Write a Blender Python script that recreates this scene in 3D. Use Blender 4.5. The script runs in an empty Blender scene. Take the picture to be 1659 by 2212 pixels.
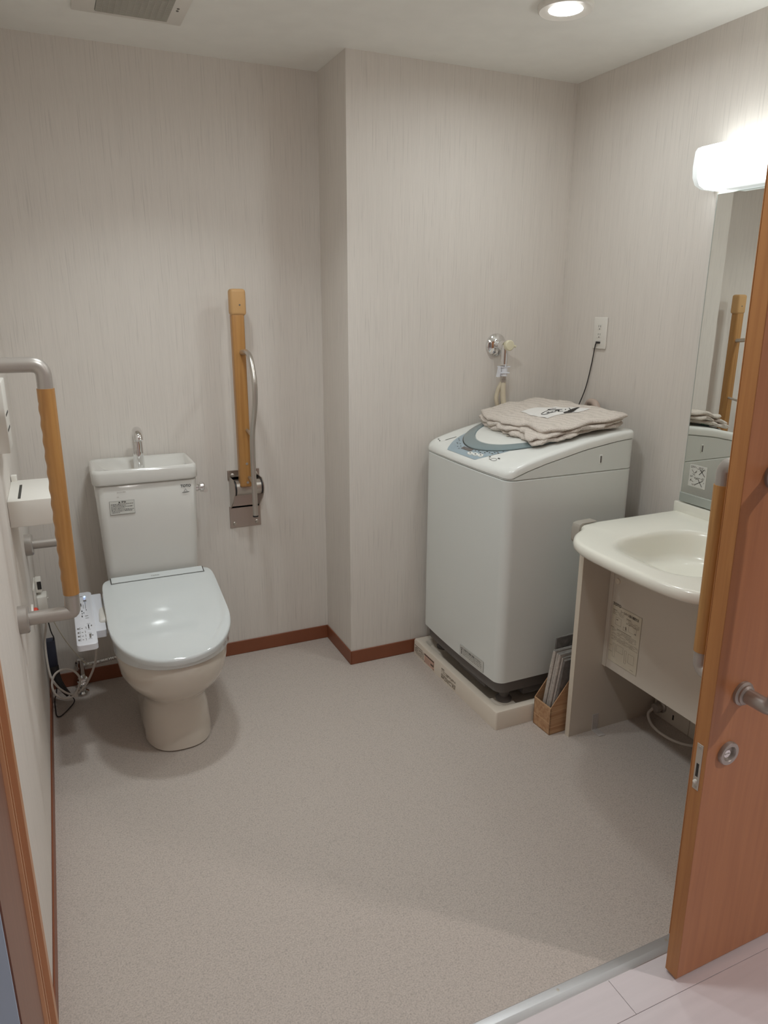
import bpy, bmesh, math, random
from mathutils import Vector, Matrix
from math import sin, cos, pi, radians
S = bpy.context.scene
COL = S.collection

# ---------------------------------------------------------------- camera
FPX = 1550.64
cam_d = bpy.data.cameras.new('camera')
cam = bpy.data.objects.new('camera', cam_d); COL.objects.link(cam)
cam_d.sensor_fit = 'HORIZONTAL'; cam_d.sensor_width = 36.0
cam_d.lens = FPX * 36.0 / 1659.0; cam_d.clip_start = 0.02
YAW, PITCH, ROLL = 0.42567, 0.28324, 0.0039
fw = Vector((sin(YAW)*cos(PITCH), cos(YAW)*cos(PITCH), -sin(PITCH)))
rt = Vector((cos(YAW), -sin(YAW), 0)); up = rt.cross(fw)
rt2 = cos(ROLL)*rt + sin(ROLL)*up; up2 = -sin(ROLL)*rt + cos(ROLL)*up
m = Matrix((rt2, up2, -fw)).transposed().to_4x4()
m.translation = Vector((0.1578, 0.0, 1.5411))
cam.matrix_world = m
S.camera = cam

# ---------------------------------------------------------------- world, exposure
w = bpy.data.worlds.new('world'); S.world = w; w.use_nodes = True
w.node_tree.nodes['Background'].inputs[0].default_value = (0.9, 0.95, 1.0, 1)
w.node_tree.nodes['Background'].inputs[1].default_value = 0.05
S.view_settings.view_transform = 'Standard'
try: S.view_settings.look = 'None'
except Exception: pass
S.view_settings.gamma = 1.0
S.view_settings.use_curve_mapping = False
S.view_settings.exposure = 0.17
S.cycles.use_denoising = True
S.cycles.max_bounces = 10
S.cycles.diffuse_bounces = 6
S.cycles.glossy_bounces = 5
S.cycles.sample_clamp_indirect = 6.0

# light strengths (watts for area lamps, emission strength for covers)
P_DOWN_R = 2.7      # downlight above the washing machine side
P_DOWN_L = 6.8       # downlight out of frame near the doorway
P_TOILET = 2.9       # downlight out of frame above the toilet
P_HALL = 17.0         # hallway downlight
E_LAMP = 3.3         # vanity lamp cover
E_LENS = 16.0

# room numbers (metres)
H = 2.4; XW = 2.228; YB = 2.975; YC = 2.674; XC = 1.214; YD = 1.06; Y0 = 0.985

# ================================================================ helpers
def prop(o, label=None, cat=None, group=None, kind=None):
    if label: o['label'] = label
    if cat: o['category'] = cat
    if group: o['group'] = group
    if kind: o['kind'] = kind
    return o

def origin_of(o):
    v = Vector((0, 0, 0))
    while o is not None:
        v += o.location; o = o.parent
    return v

def thing(name, label, cat, loc, group=None):
    o = bpy.data.objects.new(name, None); COL.objects.link(o)
    o.empty_display_size = 0.05
    o.location = loc
    return prop(o, label, cat, group)

class MB:
    def __init__(s): s.bm = bmesh.new(); s.mi = 0
    def _merge(s, b, M=None):
        if M is not None: bmesh.ops.transform(b, matrix=M, verts=b.verts)
        for f in b.faces: f.material_index = s.mi
        me = bpy.data.meshes.new('tmp'); b.to_mesh(me); b.free()
        n0 = len(s.bm.faces)
        s.bm.from_mesh(me); bpy.data.meshes.remove(me)
        return s
    def box(s, lo, hi, bev=0.0, seg=2, M=None):
        b = bmesh.new()
        r = bmesh.ops.create_cube(b, size=1.0)
        lo = Vector(lo); hi = Vector(hi)
        for v in b.verts:
            v.co = Vector([(lo[i]+hi[i])/2 + v.co[i]*(hi[i]-lo[i]) for i in range(3)])
        if bev > 0:
            bmesh.ops.bevel(b, geom=list(b.edges), offset=min(bev, 0.49*min(abs(hi[i]-lo[i]) for i in range(3))), segments=seg, affect='EDGES', profile=0.5)
        return s._merge(b, M)
    def prism(s, pts, axis, a, b_, bev=0.0, seg=2, M=None):
        # pts: 2D outline in the two remaining axes (in xyz order)
        b = bmesh.new()
        def mk(p, t):
            c = list(p); c.insert(axis, t); return Vector(c)
        A = [b.verts.new(mk(p, a)) for p in pts]; B = [b.verts.new(mk(p, b_)) for p in pts]
        n = len(pts)
        b.faces.new(A); b.faces.new(list(reversed(B)))
        for i in range(n):
            b.faces.new((A[(i+1) % n], A[i], B[i], B[(i+1) % n]))
        bmesh.ops.recalc_face_normals(b, faces=b.faces)
        if bev > 0:
            es = [e for e in b.edges if len(e.link_faces) == 2 and e.calc_face_angle(0) > 0.5]
            bmesh.ops.bevel(b, geom=es, offset=bev, segments=seg, affect='EDGES', profile=0.5)
        return s._merge(b, M)
    def loft(s, rings, cap0=True, cap1=True, M=None, closed=True):
        b = bmesh.new()
        R = [[b.verts.new(Vector(p)) for p in r] for r in rings]
        n = len(R[0])
        for i in range(len(R)-1):
            for j in range(n if closed else n-1):
                k = (j+1) % n
                b.faces.new((R[i][j], R[i][k], R[i+1][k], R[i+1][j]))
        if cap0: b.faces.new(list(reversed(R[0])))
        if cap1: b.faces.new(R[-1])
        bmesh.ops.recalc_face_normals(b, faces=b.faces)
        return s._merge(b, M)
    def tube(s, pts, r, seg=16, closed=False, cap=True, smooth=0, M=None):
        P = [Vector(p) for p in pts]
        if smooth: P = catmull(P, smooth, closed)
        n = len(P)
        rr = r if callable(r) else (lambda t: r)
        rings = []
        prev = None
        for i in range(n):
            if closed: t = (P[(i+1) % n]-P[i-1]).normalized()
            else: t = (P[min(i+1, n-1)]-P[max(i-1, 0)]).normalized()
            if prev is None:
                a = Vector((0, 0, 1)) if abs(t.z) < 0.9 else Vector((1, 0, 0))
                u = t.cross(a).normalized()
            else:
                u = (prev - t*prev.dot(t)).normalized()
            prev = u
            v = t.cross(u)
            q = rr(i/max(1, n-1))
            rings.append([P[i] + q*(cos(2*pi*k/seg)*u + sin(2*pi*k/seg)*v) for k in range(seg)])
        if closed: rings.append(rings[0]); cap = False
        return s.loft(rings, cap, cap, M)
    def lathe(s, prof, center, axis=2, seg=40, sign=1, M=None):
        # prof: (radius, along)
        rings = []
        c = Vector(center)
        ax = Vector([1 if i == axis else 0 for i in range(3)])*sign
        u = Vector([1 if i == (axis+1) % 3 else 0 for i in range(3)]); v = ax.cross(u)
        for (r, h) in prof:
            r = max(r, 1e-5)
            rings.append([c + ax*h + r*(cos(2*pi*k/seg)*u + sin(2*pi*k/seg)*v) for k in range(seg)])
        return s.loft(rings, True, True, M)
    def quad(s, a, b_, c, d):
        b = bmesh.new(); b.faces.new([b.verts.new(Vector(q)) for q in (a, b_, c, d)])
        return s._merge(b)
    def text(s, txt, size, O, U, V, lift=0.0006, squash=1.0, bold=0.0, align='LEFT'):
        cu = bpy.data.curves.new('t', 'FONT'); cu.body = txt; cu.size = size; cu.offset = bold
        cu.align_x = align; cu.resolution_u = 3
        ob = bpy.data.objects.new('t', cu); COL.objects.link(ob)
        dg = bpy.context.evaluated_depsgraph_get(); dg.update()
        me = bpy.data.meshes.new_from_object(ob.evaluated_get(dg))
        bpy.data.objects.remove(ob); bpy.data.curves.remove(cu)
        b = bmesh.new(); b.from_mesh(me); bpy.data.meshes.remove(me)
        O, U, V = Vector(O), Vector(U).normalized(), Vector(V).normalized(); N = U.cross(V)
        for vv in b.verts:
            vv.co = O + U*vv.co.x*squash + V*vv.co.y + N*lift
        return s._merge(b)
    def build(s, name, mats, parent=None, ang=35, flat=False):
        if not isinstance(mats, (list, tuple)): mats = [mats]
        me = bpy.data.meshes.new(name)
        org = origin_of(parent) if parent else Vector((0, 0, 0))
        bmesh.ops.translate(s.bm, verts=s.bm.verts, vec=-org)
        s.bm.to_mesh(me); s.bm.free()
        for mm in mats: me.materials.append(mm)
        if not flat:
            for p in me.polygons: p.use_smooth = True
            me.set_sharp_from_angle(angle=radians(ang))
        o = bpy.data.objects.new(name, me); COL.objects.link(o)
        if parent: o.parent = parent
        return o

def recenter(o):
    """put the origin of a top level mesh at the bottom centre of its bounds"""
    me = o.data
    xs = [v.co for v in me.vertices]
    c = Vector(((min(v.x for v in xs)+max(v.x for v in xs))/2, (min(v.y for v in xs)+max(v.y for v in xs))/2, min(v.z for v in xs)))
    me.transform(Matrix.Translation(-c)); o.location = c
    return o

def catmull(P, sub, closed=False):
    n = len(P); out = []
    rng = range(n) if closed else range(n-1)
    for i in rng:
        p0 = P[(i-1) % n] if closed or i > 0 else P[0]*2-P[1]
        p1 = P[i]; p2 = P[(i+1) % n]
        p3 = P[(i+2) % n] if closed or i+2 < n else P[-1]*2-P[-2]
        for k in range(sub):
            t = k/sub
            out.append(0.5*((2*p1)+(-p0+p2)*t+(2*p0-5*p1+4*p2-p3)*t*t+(-p0+3*p1-3*p2+p3)*t**3))
    if not closed: out.append(P[-1])
    return out

def fillet(P, r, seg=8):
    """round the corners of a polyline with radius-like distance r"""
    P = [Vector(p) for p in P]; out = [P[0]]
    for i in range(1, len(P)-1):
        a = (P[i-1]-P[i]); b = (P[i+1]-P[i])
        d = min(r, a.length*0.49, b.length*0.49)
        A = P[i]+a.normalized()*d; B = P[i]+b.normalized()*d
        for k in range(seg+1):
            t = k/seg
            out.append((1-t)**2*A + 2*t*(1-t)*P[i] + t*t*B)
    out.append(P[-1])
    return out

def rrect(x0, x1, y0, y1, r, n=8):
    pts = []
    for (cx, cy, a0) in ((x1-r, y1-r, 0), (x0+r, y1-r, pi/2), (x0+r, y0+r, pi), (x1-r, y0+r, 3*pi/2)):
        for k in range(n+1):
            a = a0 + (pi/2)*k/n
            pts.append((cx+r*cos(a), cy+r*sin(a)))
    return pts

# ================================================================ materials
def srgb(r, g, b):
    f = lambda c: c/12.92 if c <= 0.04045 else ((c+0.055)/1.055)**2.4
    return (f(r/255), f(g/255), f(b/255))

def mat(name, col, rough=0.5, metal=0.0, spec=0.5, coat=0.0, var=0.03, vscale=12.0, bump=0.0, bscale=200.0, stretch=None, emit=None, estr=0.0, trans=0.0, alpha=1.0, col2=None):
    M = bpy.data.materials.new(name); M.use_nodes = True
    nt = M.node_tree; n = nt.nodes; l = nt.links
    p = n['Principled BSDF']
    p.inputs['Roughness'].default_value = rough; p.inputs['Metallic'].default_value = metal
    p.inputs['Specular IOR Level'].default_value = spec; p.inputs['Coat Weight'].default_value = coat
    p.inputs['Transmission Weight'].default_value = trans; p.inputs['Alpha'].default_value = alpha
    geo = n.new('ShaderNodeNewGeometry')
    mp = n.new('ShaderNodeMapping'); mp.vector_type = 'POINT'
    l.new(geo.outputs['Position'], mp.inputs['Vector'])
    mp.inputs['Scale'].default_value = stretch or (1, 1, 1)
    nz = n.new('ShaderNodeTexNoise'); nz.inputs['Scale'].default_value = vscale; nz.inputs['Detail'].default_value = 3
    l.new(mp.outputs[0], nz.inputs['Vector'])
    mix = n.new('ShaderNodeMix'); mix.data_type = 'RGBA'
    c2 = col2 or tuple(c*(1-2*var) for c in col)
    c1 = col if col2 else tuple(min(1, c*(1+var)) for c in col)
    mix.inputs[6].default_value = (*c1, 1); mix.inputs[7].default_value = (*c2, 1)
    l.new(nz.outputs['Fac'], mix.inputs[0]); l.new(mix.outputs[2], p.inputs['Base Color'])
    if bump > 0:
        nb = n.new('ShaderNodeTexNoise'); nb.inputs['Scale'].default_value = bscale; nb.inputs['Detail'].default_value = 2
        l.new(mp.outputs[0], nb.inputs['Vector'])
        bp = n.new('ShaderNodeBump'); bp.inputs['Strength'].default_value = bump; bp.inputs['Distance'].default_value = 0.001
        l.new(nb.outputs['Fac'], bp.inputs['Height']); l.new(bp.outputs[0], p.inputs['Normal'])
    if emit:
        p.inputs['Emission Color'].default_value = (*emit, 1); p.inputs['Emission Strength'].default_value = estr
    return M

def wallpaper():
    M = bpy.data.materials.new('wallpaper_fine_vertical_texture'); M.use_nodes = True
    nt = M.node_tree; n = nt.nodes; l = nt.links; p = n['Principled BSDF']
    p.inputs['Roughness'].default_value = 0.75; p.inputs['Specular IOR Level'].default_value = 0.3
    geo = n.new('ShaderNodeNewGeometry'); sep = n.new('ShaderNodeSeparateXYZ'); l.new(geo.outputs['Position'], sep.inputs[0])
    add = n.new('ShaderNodeMath'); add.operation = 'ADD'; l.new(sep.outputs[0], add.inputs[0]); l.new(sep.outputs[1], add.inputs[1])
    com = n.new('ShaderNodeCombineXYZ'); l.new(add.outputs[0], com.inputs[0]); l.new(sep.outputs[2], com.inputs[1])
    def noise(sx, sz, detail, rough=0.5):
        mp = n.new('ShaderNodeMapping'); l.new(com.outputs[0], mp.inputs['Vector']); mp.inputs['Scale'].default_value = (sx, sz, 1)
        z = n.new('ShaderNodeTexNoise'); z.noise_dimensions = '2D'; z.inputs['Scale'].default_value = 1.0; z.inputs['Detail'].default_value = detail
        z.inputs['Roughness'].default_value = rough
        l.new(mp.outputs[0], z.inputs['Vector']); return z
    a = noise(700, 12, 2.0); b = noise(210, 4.5, 2.0); c = noise(20, 1.6, 1.0); d = noise(110, 3.0, 1.0)
    def ramp(src, stops):
        r = n.new('ShaderNodeValToRGB'); l.new(src.outputs['Fac'], r.inputs[0])
        e = r.color_ramp.elements
        e[0].position, e[0].color = stops[0][0], (*[stops[0][1]]*3, 1); e[1].position, e[1].color = stops[1][0], (*[stops[1][1]]*3, 1)
        for s_ in stops[2:]:
            q = e.new(s_[0]); q.color = (*[s_[1]]*3, 1)
        return r
    ra = ramp(a, [(0.3, 0.955), (0.7, 1.0)]); rb = ramp(b, [(0.27, 0.89), (0.37, 1.0)]); rc = ramp(c, [(0.3, 0.985), (0.7, 1.0)]); rd = ramp(d, [(0.25, 0.97), (0.6, 1.0)])
    def mul(x, y):
        q = n.new('ShaderNodeMix'); q.data_type = 'RGBA'; q.blend_type = 'MULTIPLY'; q.inputs[0].default_value = 1
        l.new(x, q.inputs[6]); l.new(y, q.inputs[7]); return q.outputs[2]
    base = n.new('ShaderNodeRGB'); base.outputs[0].default_value = (*WALL, 1)
    o = mul(mul(mul(mul(base.outputs[0], ra.outputs[0]), rb.outputs[0]), rc.outputs[0]), rd.outputs[0])
    l.new(o, p.inputs['Base Color'])
    mx = n.new('ShaderNodeMath'); mx.operation = 'ADD'; l.new(ra.outputs[0], mx.inputs[0]); l.new(rb.outputs[0], mx.inputs[1])
    bp = n.new('ShaderNodeBump'); bp.inputs['Strength'].default_value = 0.12; bp.inputs['Distance'].default_value = 0.001
    l.new(mx.outputs[0], bp.inputs['Height']); l.new(bp.outputs[0], p.inputs['Normal'])
    return M

def vinyl():
    M = bpy.data.materials.new('speckled_vinyl_floor'); M.use_nodes = True
    nt = M.node_tree; n = nt.nodes; l = nt.links; p = n['Principled BSDF']
    p.inputs['Roughness'].default_value = 0.42; p.inputs['Specular IOR Level'].default_value = 0.35
    geo = n.new('ShaderNodeNewGeometry')
    z1 = n.new('ShaderNodeTexNoise'); z1.inputs['Scale'].default_value = 260; z1.inputs['Detail'].default_value = 3
    z2 = n.new('ShaderNodeTexVoronoi'); z2.inputs['Scale'].default_value = 190
    z3 = n.new('ShaderNodeTexNoise'); z3.inputs['Scale'].default_value = 3
    for z in (z1, z2, z3): l.new(geo.outputs['Position'], z.inputs['Vector'])
    r1 = n.new('ShaderNodeValToRGB'); l.new(z1.outputs['Fac'], r1.inputs[0])
    e = r1.color_ramp.elements
    e[0].position = 0.33; e[0].color = (*[c*0.80 for c in FLOOR], 1); e[1].position = 0.68; e[1].color = (*[min(1, c*1.11) for c in FLOOR], 1)
    q = e.new(0.5); q.color = (*FLOOR, 1)
    r2 = n.new('ShaderNodeValToRGB'); l.new(z2.outputs['Color'], r2.inputs[0])
    r2.color_ramp.elements[0].position = 0.1; r2.color_ramp.elements[0].color = (0.89, 0.89, 0.89, 1); r2.color_ramp.elements[1].position = 0.45; r2.color_ramp.elements[1].color = (1, 1, 1, 1)
    mx = n.new('ShaderNodeMix'); mx.data_type = 'RGBA'; mx.blend_type = 'MULTIPLY'; mx.inputs[0].default_value = 1
    l.new(r1.outputs[0], mx.inputs[6]); l.new(r2.outputs[0], mx.inputs[7])
    l.new(mx.outputs[2], p.inputs['Base Color'])
    bp = n.new('ShaderNodeBump'); bp.inputs['Strength'].default_value = 0.15; bp.inputs['Distance'].default_value = 0.0008
    l.new(z1.outputs['Fac'], bp.inputs['Height']); l.new(bp.outputs[0], p.inputs['Normal'])
    return M

def wood(name, c1, c2, axis=2, rough=0.35, coat=0.15, scale=60.0):
    M = bpy.data.materials.new(name); M.use_nodes = True
    nt = M.node_tree; n = nt.nodes; l = nt.links; p = n['Principled BSDF']
    p.inputs['Roughness'].default_value = rough; p.inputs['Coat Weight'].default_value = coat; p.inputs['Coat Roughness'].default_value = 0.3
    geo = n.new('ShaderNodeNewGeometry'); mp = n.new('ShaderNodeMapping'); l.new(geo.outputs['Position'], mp.inputs['Vector'])
    sc = [1, 1, 1]; sc[axis] = 0.04; mp.inputs['Scale'].default_value = sc
    z = n.new('ShaderNodeTexNoise'); z.inputs['Scale'].default_value = scale; z.inputs['Detail'].default_value = 4; z.inputs['Distortion'].default_value = 0.6
    l.new(mp.outputs[0], z.inputs['Vector'])
    r = n.new('ShaderNodeValToRGB'); l.new(z.outputs['Fac'], r.inputs[0])
    r.color_ramp.elements[0].position = 0.3; r.color_ramp.elements[0].color = (*c2, 1); r.color_ramp.elements[1].position = 0.65; r.color_ramp.elements[1].color = (*c1, 1)
    l.new(r.outputs[0], p.inputs['Base Color'])
    return M

def mesh_fabric():
    M = bpy.data.materials.new('beige_net_fabric'); M.use_nodes = True
    nt = M.node_tree; n = nt.nodes; l = nt.links; p = n['Principled BSDF']
    p.inputs['Roughness'].default_value = 0.9; p.inputs['Specular IOR Level'].default_value = 0.1
    geo = n.new('ShaderNodeNewGeometry'); mp = n.new('ShaderNodeMapping'); l.new(geo.outputs['Position'], mp.inputs['Vector'])
    mp.inputs['Scale'].default_value = (0.9, 0.9, 0.9); mp.inputs['Rotation'].default_value = (0, 0, 0.6)
    v = n.new('ShaderNodeTexVoronoi'); v.inputs['Scale'].default_value = 240; v.inputs['Randomness'].default_value = 0.2
    l.new(mp.outputs[0], v.inputs['Vector'])
    r = n.new('ShaderNodeValToRGB'); l.new(v.outputs['Distance'], r.inputs[0])
    r.color_ramp.elements[0].position = 0.12; r.color_ramp.elements[0].color = (*srgb(140, 132, 122), 1)
    r.color_ramp.elements[1].position = 0.34; r.color_ramp.elements[1].color = (*srgb(216, 207, 198), 1)
    l.new(r.outputs[0], p.inputs['Base Color'])
    bp = n.new('ShaderNodeBump'); bp.inputs['Strength'].default_value = 0.8; bp.inputs['Distance'].default_value = 0.002
    l.new(v.outputs['Distance'], bp.inputs['Height']); l.new(bp.outputs[0], p.inputs['Normal'])
    return M

WALL = srgb(223, 217, 210)
FLOOR = srgb(192, 182, 174)
M_wall = wallpaper()
M_floor = vinyl()
M_ceil = mat('ceiling_paper_warm_white', srgb(240, 240, 235), 0.85, spec=0.2, bump=0.25, bscale=500)
M_base = mat('brown_vinyl_baseboard', srgb(134, 78, 52), 0.45, var=0.03, vscale=40)
M_door = wood('door_orange_wood', srgb(188, 128, 86), srgb(176, 117, 78), 2, 0.4, 0.1, 60)
M_dooredge = wood('door_edge_wood', srgb(186, 128, 74), srgb(172, 114, 64), 2, 0.45, 0.05, 80)
M_jamb = wood('jamb_red_brown_wood', srgb(132, 86, 66), srgb(120, 76, 58), 2, 0.4, 0.1, 60)
M_jamb2 = wood('jamb_stop_light_wood', srgb(196, 142, 98), srgb(182, 128, 86), 2, 0.4, 0.1, 60)
M_rail = wood('handrail_oak', srgb(184, 136, 78), srgb(164, 116, 63), 2, 0.4, 0.15, 90)
M_railcap = mat('tan_plastic_cap', srgb(202, 160, 108), 0.5, var=0.01)
M_porc = mat('white_porcelain', srgb(214, 213, 208), 0.12, coat=0.6, var=0.005)
M_bowl = mat('bowl_porcelain', srgb(214, 206, 194), 0.15, coat=0.5, var=0.005)
M_lid = mat('white_glossy_plastic', srgb(212, 217, 217), 0.07, coat=0.9, var=0.004)
M_plastic = mat('white_plastic', srgb(226, 223, 216), 0.4, var=0.01)
M_plasticblue = mat('cool_white_plastic', srgb(222, 224, 230), 0.35, var=0.01)
M_gap = mat('dark_gap', srgb(60, 58, 54), 0.7, var=0.02)
M_ink = mat('black_print', srgb(40, 38, 36), 0.6, var=0.02)
M_inkgrey = mat('grey_print', srgb(110, 106, 100), 0.6, var=0.02)
M_sticker = mat('sticker_silver_grey', srgb(206, 206, 200), 0.45, var=0.01)
M_chrome = mat('chrome', (0.82, 0.82, 0.82), 0.08, 1.0, var=0.01)
M_brushed = mat('satin_silver_metal', srgb(196, 190, 182), 0.32, 0.85, var=0.02)
M_satin = mat('silver_painted_metal', srgb(178, 172, 166), 0.38, 0.55, var=0.02)
M_steel = mat('stainless_plate', srgb(190, 182, 174), 0.3, 0.9, var=0.03, stretch=(1, 1, 0.1), vscale=80)
M_black = mat('black_rubber', srgb(40, 38, 38), 0.5, var=0.02)
M_wash = mat('washer_body_white', srgb(223, 227, 224), 0.28, var=0.004)
M_washtop = mat('washer_top_white', srgb(232, 234, 230), 0.22, var=0.004)
M_washgrey = mat('washer_plinth_grey', srgb(104, 100, 98), 0.55, var=0.03)
M_bluering = mat('blue_grey_ring', srgb(128, 146, 150), 0.2, coat=0.4, var=0.02)
M_panelblue = mat('blue_grey_panel', srgb(158, 176, 186), 0.3, var=0.03, vscale=30)
M_lcd = mat('display_window_grey', srgb(108, 104, 102), 0.3, var=0.01)
M_pan = mat('ivory_pan_plastic', srgb(224, 214, 200), 0.4, var=0.02)
M_counter = mat('ivory_solid_surface', srgb(240, 239, 228), 0.22, coat=0.25, var=0.006)
M_vpanel = mat('vanity_panel_beige', srgb(204, 196, 184), 0.5, var=0.01)
M_vedge = mat('vanity_edge_band_ivory', srgb(216, 206, 190), 0.5, var=0.01)
M_cream = mat('cream_plastic', srgb(222, 216, 188), 0.45, var=0.02)
M_hose = mat('ivory_hose', srgb(206, 196, 174), 0.5, var=0.02)
M_whitehose = mat('white_vinyl_cord', srgb(220, 214, 206), 0.45, var=0.02)
M_clip = mat('grey_rubber', srgb(168, 162, 152), 0.6, var=0.02)
M_mirror = mat('mirror_glass', (0.86, 0.88, 0.85), 0.0, 1.0, var=0.0)
M_mframe = mat('mirror_edge_grey', srgb(176, 182, 176), 0.35, 0.3, var=0.01)
M_navy = mat('dark_navy_plastic', srgb(46, 50, 66), 0.5, var=0.03)
M_red = mat('red_button_plastic', srgb(208, 70, 50), 0.45, var=0.01)
M_grill = mat('grey_vent_slats', srgb(178, 176, 166), 0.6, var=0.02)
M_news = mat('newsprint', srgb(206, 197, 188), 0.85, col2=srgb(146, 139, 133), vscale=90, stretch=(0.4, 1, 1.5))
M_news2 = mat('newsprint_dark_pictures', srgb(150, 145, 140), 0.85, col2=srgb(66, 62, 60), vscale=45)
M_newsedge = mat('newsprint_folded_edges', srgb(196, 192, 186), 0.85, col2=srgb(104, 102, 98), vscale=160, stretch=(0.5, 3, 1))
M_carton = wood('corrugated_carton_print', srgb(196, 158, 122), srgb(168, 124, 88), 0, 0.7, 0.0, 60)
M_cartonline = mat('pale_carton_stripe', srgb(208, 172, 134), 0.7, var=0.02)
M_alu = mat('aluminium_threshold', srgb(198, 198, 200), 0.32, 0.75, var=0.03, stretch=(0.02, 1, 1), vscale=300)
M_hall = mat('hall_wall_blue_grey', srgb(188, 206, 228), 0.8, var=0.02)
M_bracket = mat('translucent_plastic_bracket', srgb(206, 200, 196), 0.3, var=0.02, alpha=0.8)
M_net = mesh_fabric()
M_cloth = mat('white_name_patch', srgb(228, 226, 222), 0.85, var=0.02)
M_green = mat('green_cloth_strip', srgb(70, 110, 92), 0.8, var=0.03)
M_pink = mat('beige_drain_hose', srgb(186, 168, 156), 0.5, var=0.02)
M_lamp = mat('lamp_cover_glow', (0.9, 0.9, 0.88), 0.3, emit=(0.95, 1.0, 1.0), estr=E_LAMP)
M_lampend = mat('lamp_end_cap_frosted', srgb(236, 240, 240), 0.25, emit=(0.9, 1.0, 1.0), estr=0.35)
M_lens = mat('downlight_lens_glow', (0.9, 0.9, 0.9), 0.3, emit=(1.0, 0.98, 0.95), estr=E_LENS)
M_led = mat('blue_led', (0.2, 0.4, 1), 0.3, emit=(0.25, 0.5, 1.0), estr=6.0)
M_pinkpaper = mat('pink_tinted_label', srgb(214, 176, 158), 0.5, var=0.02)

def plank_mat():
    M = mat('pale_pinkish_plank', srgb(222, 214, 217), 0.4, var=0.05, vscale=30, stretch=(0.12, 1.6, 1), bump=0.06, bscale=120)
    return M
M_plank = plank_mat()
M_seam = mat('plank_seam', srgb(120, 112, 108), 0.8, var=0.02)

# ================================================================ setting
def struct(name, mb, mt, **k):
    o = mb.build(name, mt, None, **k); prop(o, kind='structure'); return o

T = 0.12
b = MB(); b.box((0-T, Y0+0.038, -0.05), (XW+T, YB+T, 0.0)); struct('floor', b, M_floor, flat=True)
# hall floor of laid planks
b = MB(); b.mi = 1; b.box((-1.6, -1.7, -0.06), (3.8, Y0+0.02, -0.006)); b.mi = 0
rows = [(0.893, Y0+0.02)] + [(0.893-0.30*(k+1)+0.0, 0.893-0.30*k) for k in range(9)]
offs = [1.194, 2.05, 0.55, 1.5, 0.2, 1.9, 0.9, 1.3, 0.4, 1.8]
for (ya, yb), o_ in zip(rows, offs):
    ya = max(ya, -1.7)
    x = o_-3.0
    while x < 3.8:
        xa, xb = max(x, -1.6), min(x+1.5, 3.8)
        if xb > xa: b.box((xa+0.0006, ya+0.0006, -0.006), (xb-0.0006, yb-0.0006, 0.0), 0.0005, 1)
        x += 1.5
prop(b.build('floor_hall', [M_plank, M_seam]), kind='structure')
b = MB(); b.box((-T, YD-0.12, H), (XW+T, YB+T, H+0.06)); struct('ceiling', b, M_ceil, flat=True)
b = MB(); b.box((-1.6, -1.7, H), (3.8, YD-0.12, H+0.06)); struct('ceiling_hall', b, M_ceil, flat=True)
b = MB(); b.box((-T, YD, 0), (0, YB+T, H)); struct('wall_left', b, M_wall, flat=True)
b = MB(); b.box((0, YB, 0), (XC, YB+T, H)); struct('wall_back', b, M_wall, flat=True)
b = MB(); b.box((XC, YC, 0), (XW, YB+T, H)); struct('wall_chase', b, M_wall, flat=True)
b = MB(); b.box((XW, YD, 0), (XW+T, YB+T, H)); struct('wall_right', b, M_wall, flat=True)
# wall with the doorway: opening x 0.037..1.95, height 2.06
XO = 1.95
b = MB(); b.box((XO, Y0, 0), (XW+T, YD, H)); b.box((-T, Y0, 2.08), (XO, YD, H)); struct('wall_front', b, M_wall, flat=True)
b = MB(); b.box((-1.6, 0.766, 0), (0.034, 0.769, 2.12)); b.box((-1.6, 0.769, 0), (-0.061, 0.95, H)); b.box((-0.061, 0.769, 2.12), (XO+0.05, 0.87, H)); b.box((XO+0.05, 0.78, 0), (3.8, 0.87, H))
struct('wall_hall_near', b, M_hall, flat=True)
b = MB(); b.box((-1.6, -1.8, 0), (3.8, -1.7, H)); struct('wall_hall_rear', b, M_wall, flat=True)
b = MB(); b.box((-1.7, -1.8, 0), (-1.6, 0.95, H)); struct('wall_hall_left', b, M_wall, flat=True)
b = MB(); b.box((3.8, -1.8, 0), (3.9, 0.95, H)); struct('wall_hall_right', b, M_wall, flat=True)

def baseboard(name, x0, y0, x1, y1, lo=0.0):
    b = MB(); b.box((x0, y0, lo), (x1, y1, 0.065), 0.002, 1); return struct(name, b, M_base)
bt = 0.005
baseboard('baseboard_back', 0.0, YB-bt, XC, YB)
baseboard('baseboard_chase_side', XC-bt, YC-bt, XC, YB-bt)
baseboard('baseboard_chase', XC, YC-bt, XW, YC)
baseboard('baseboard_left', 0.0, YD, bt, YB-bt)
baseboard('baseboard_right', XW-bt, YD, XW, YC-bt)

# left jamb with its door groove
b = MB()
prof = [(-0.06, 0.77), (0.036, 0.77), (0.036, 0.948), (-0.06, 0.948)]
b.prism(prof, 2, 0, 2.1, 0.0)
b.mi = 1
prof = [(-0.06, 0.9482), (0.036, 0.9482), (0.0405, 0.951), (0.0405, 0.957), (0.026, 0.959), (0.026, 0.966), (0.041, 0.968), (0.041, 0.974), (0.02, 0.977), (0.02, 1.026), (0.0425, 1.032), (0.0425, 1.058), (-0.06, 1.058)]
b.prism(prof, 2, 0, 2.1, 0.0)
o = struct('trim_1', b, [M_jamb, M_jamb2], ang=20)
b = MB(); b.prism([(XO, 0.77), (XO+0.06, 0.77), (XO+0.06, 1.06), (XO, 1.06)], 2, 0, 2.1, 0.002, 1); struct('trim_2', b, M_jamb)
b = MB(); b.box((0.0, 0.955, 2.06), (XO, 1.058, 2.1)); b.box((0.0, 0.77, 2.08), (XO, 0.955, 2.12)); struct('trim_3', b, M_jamb)

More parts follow.
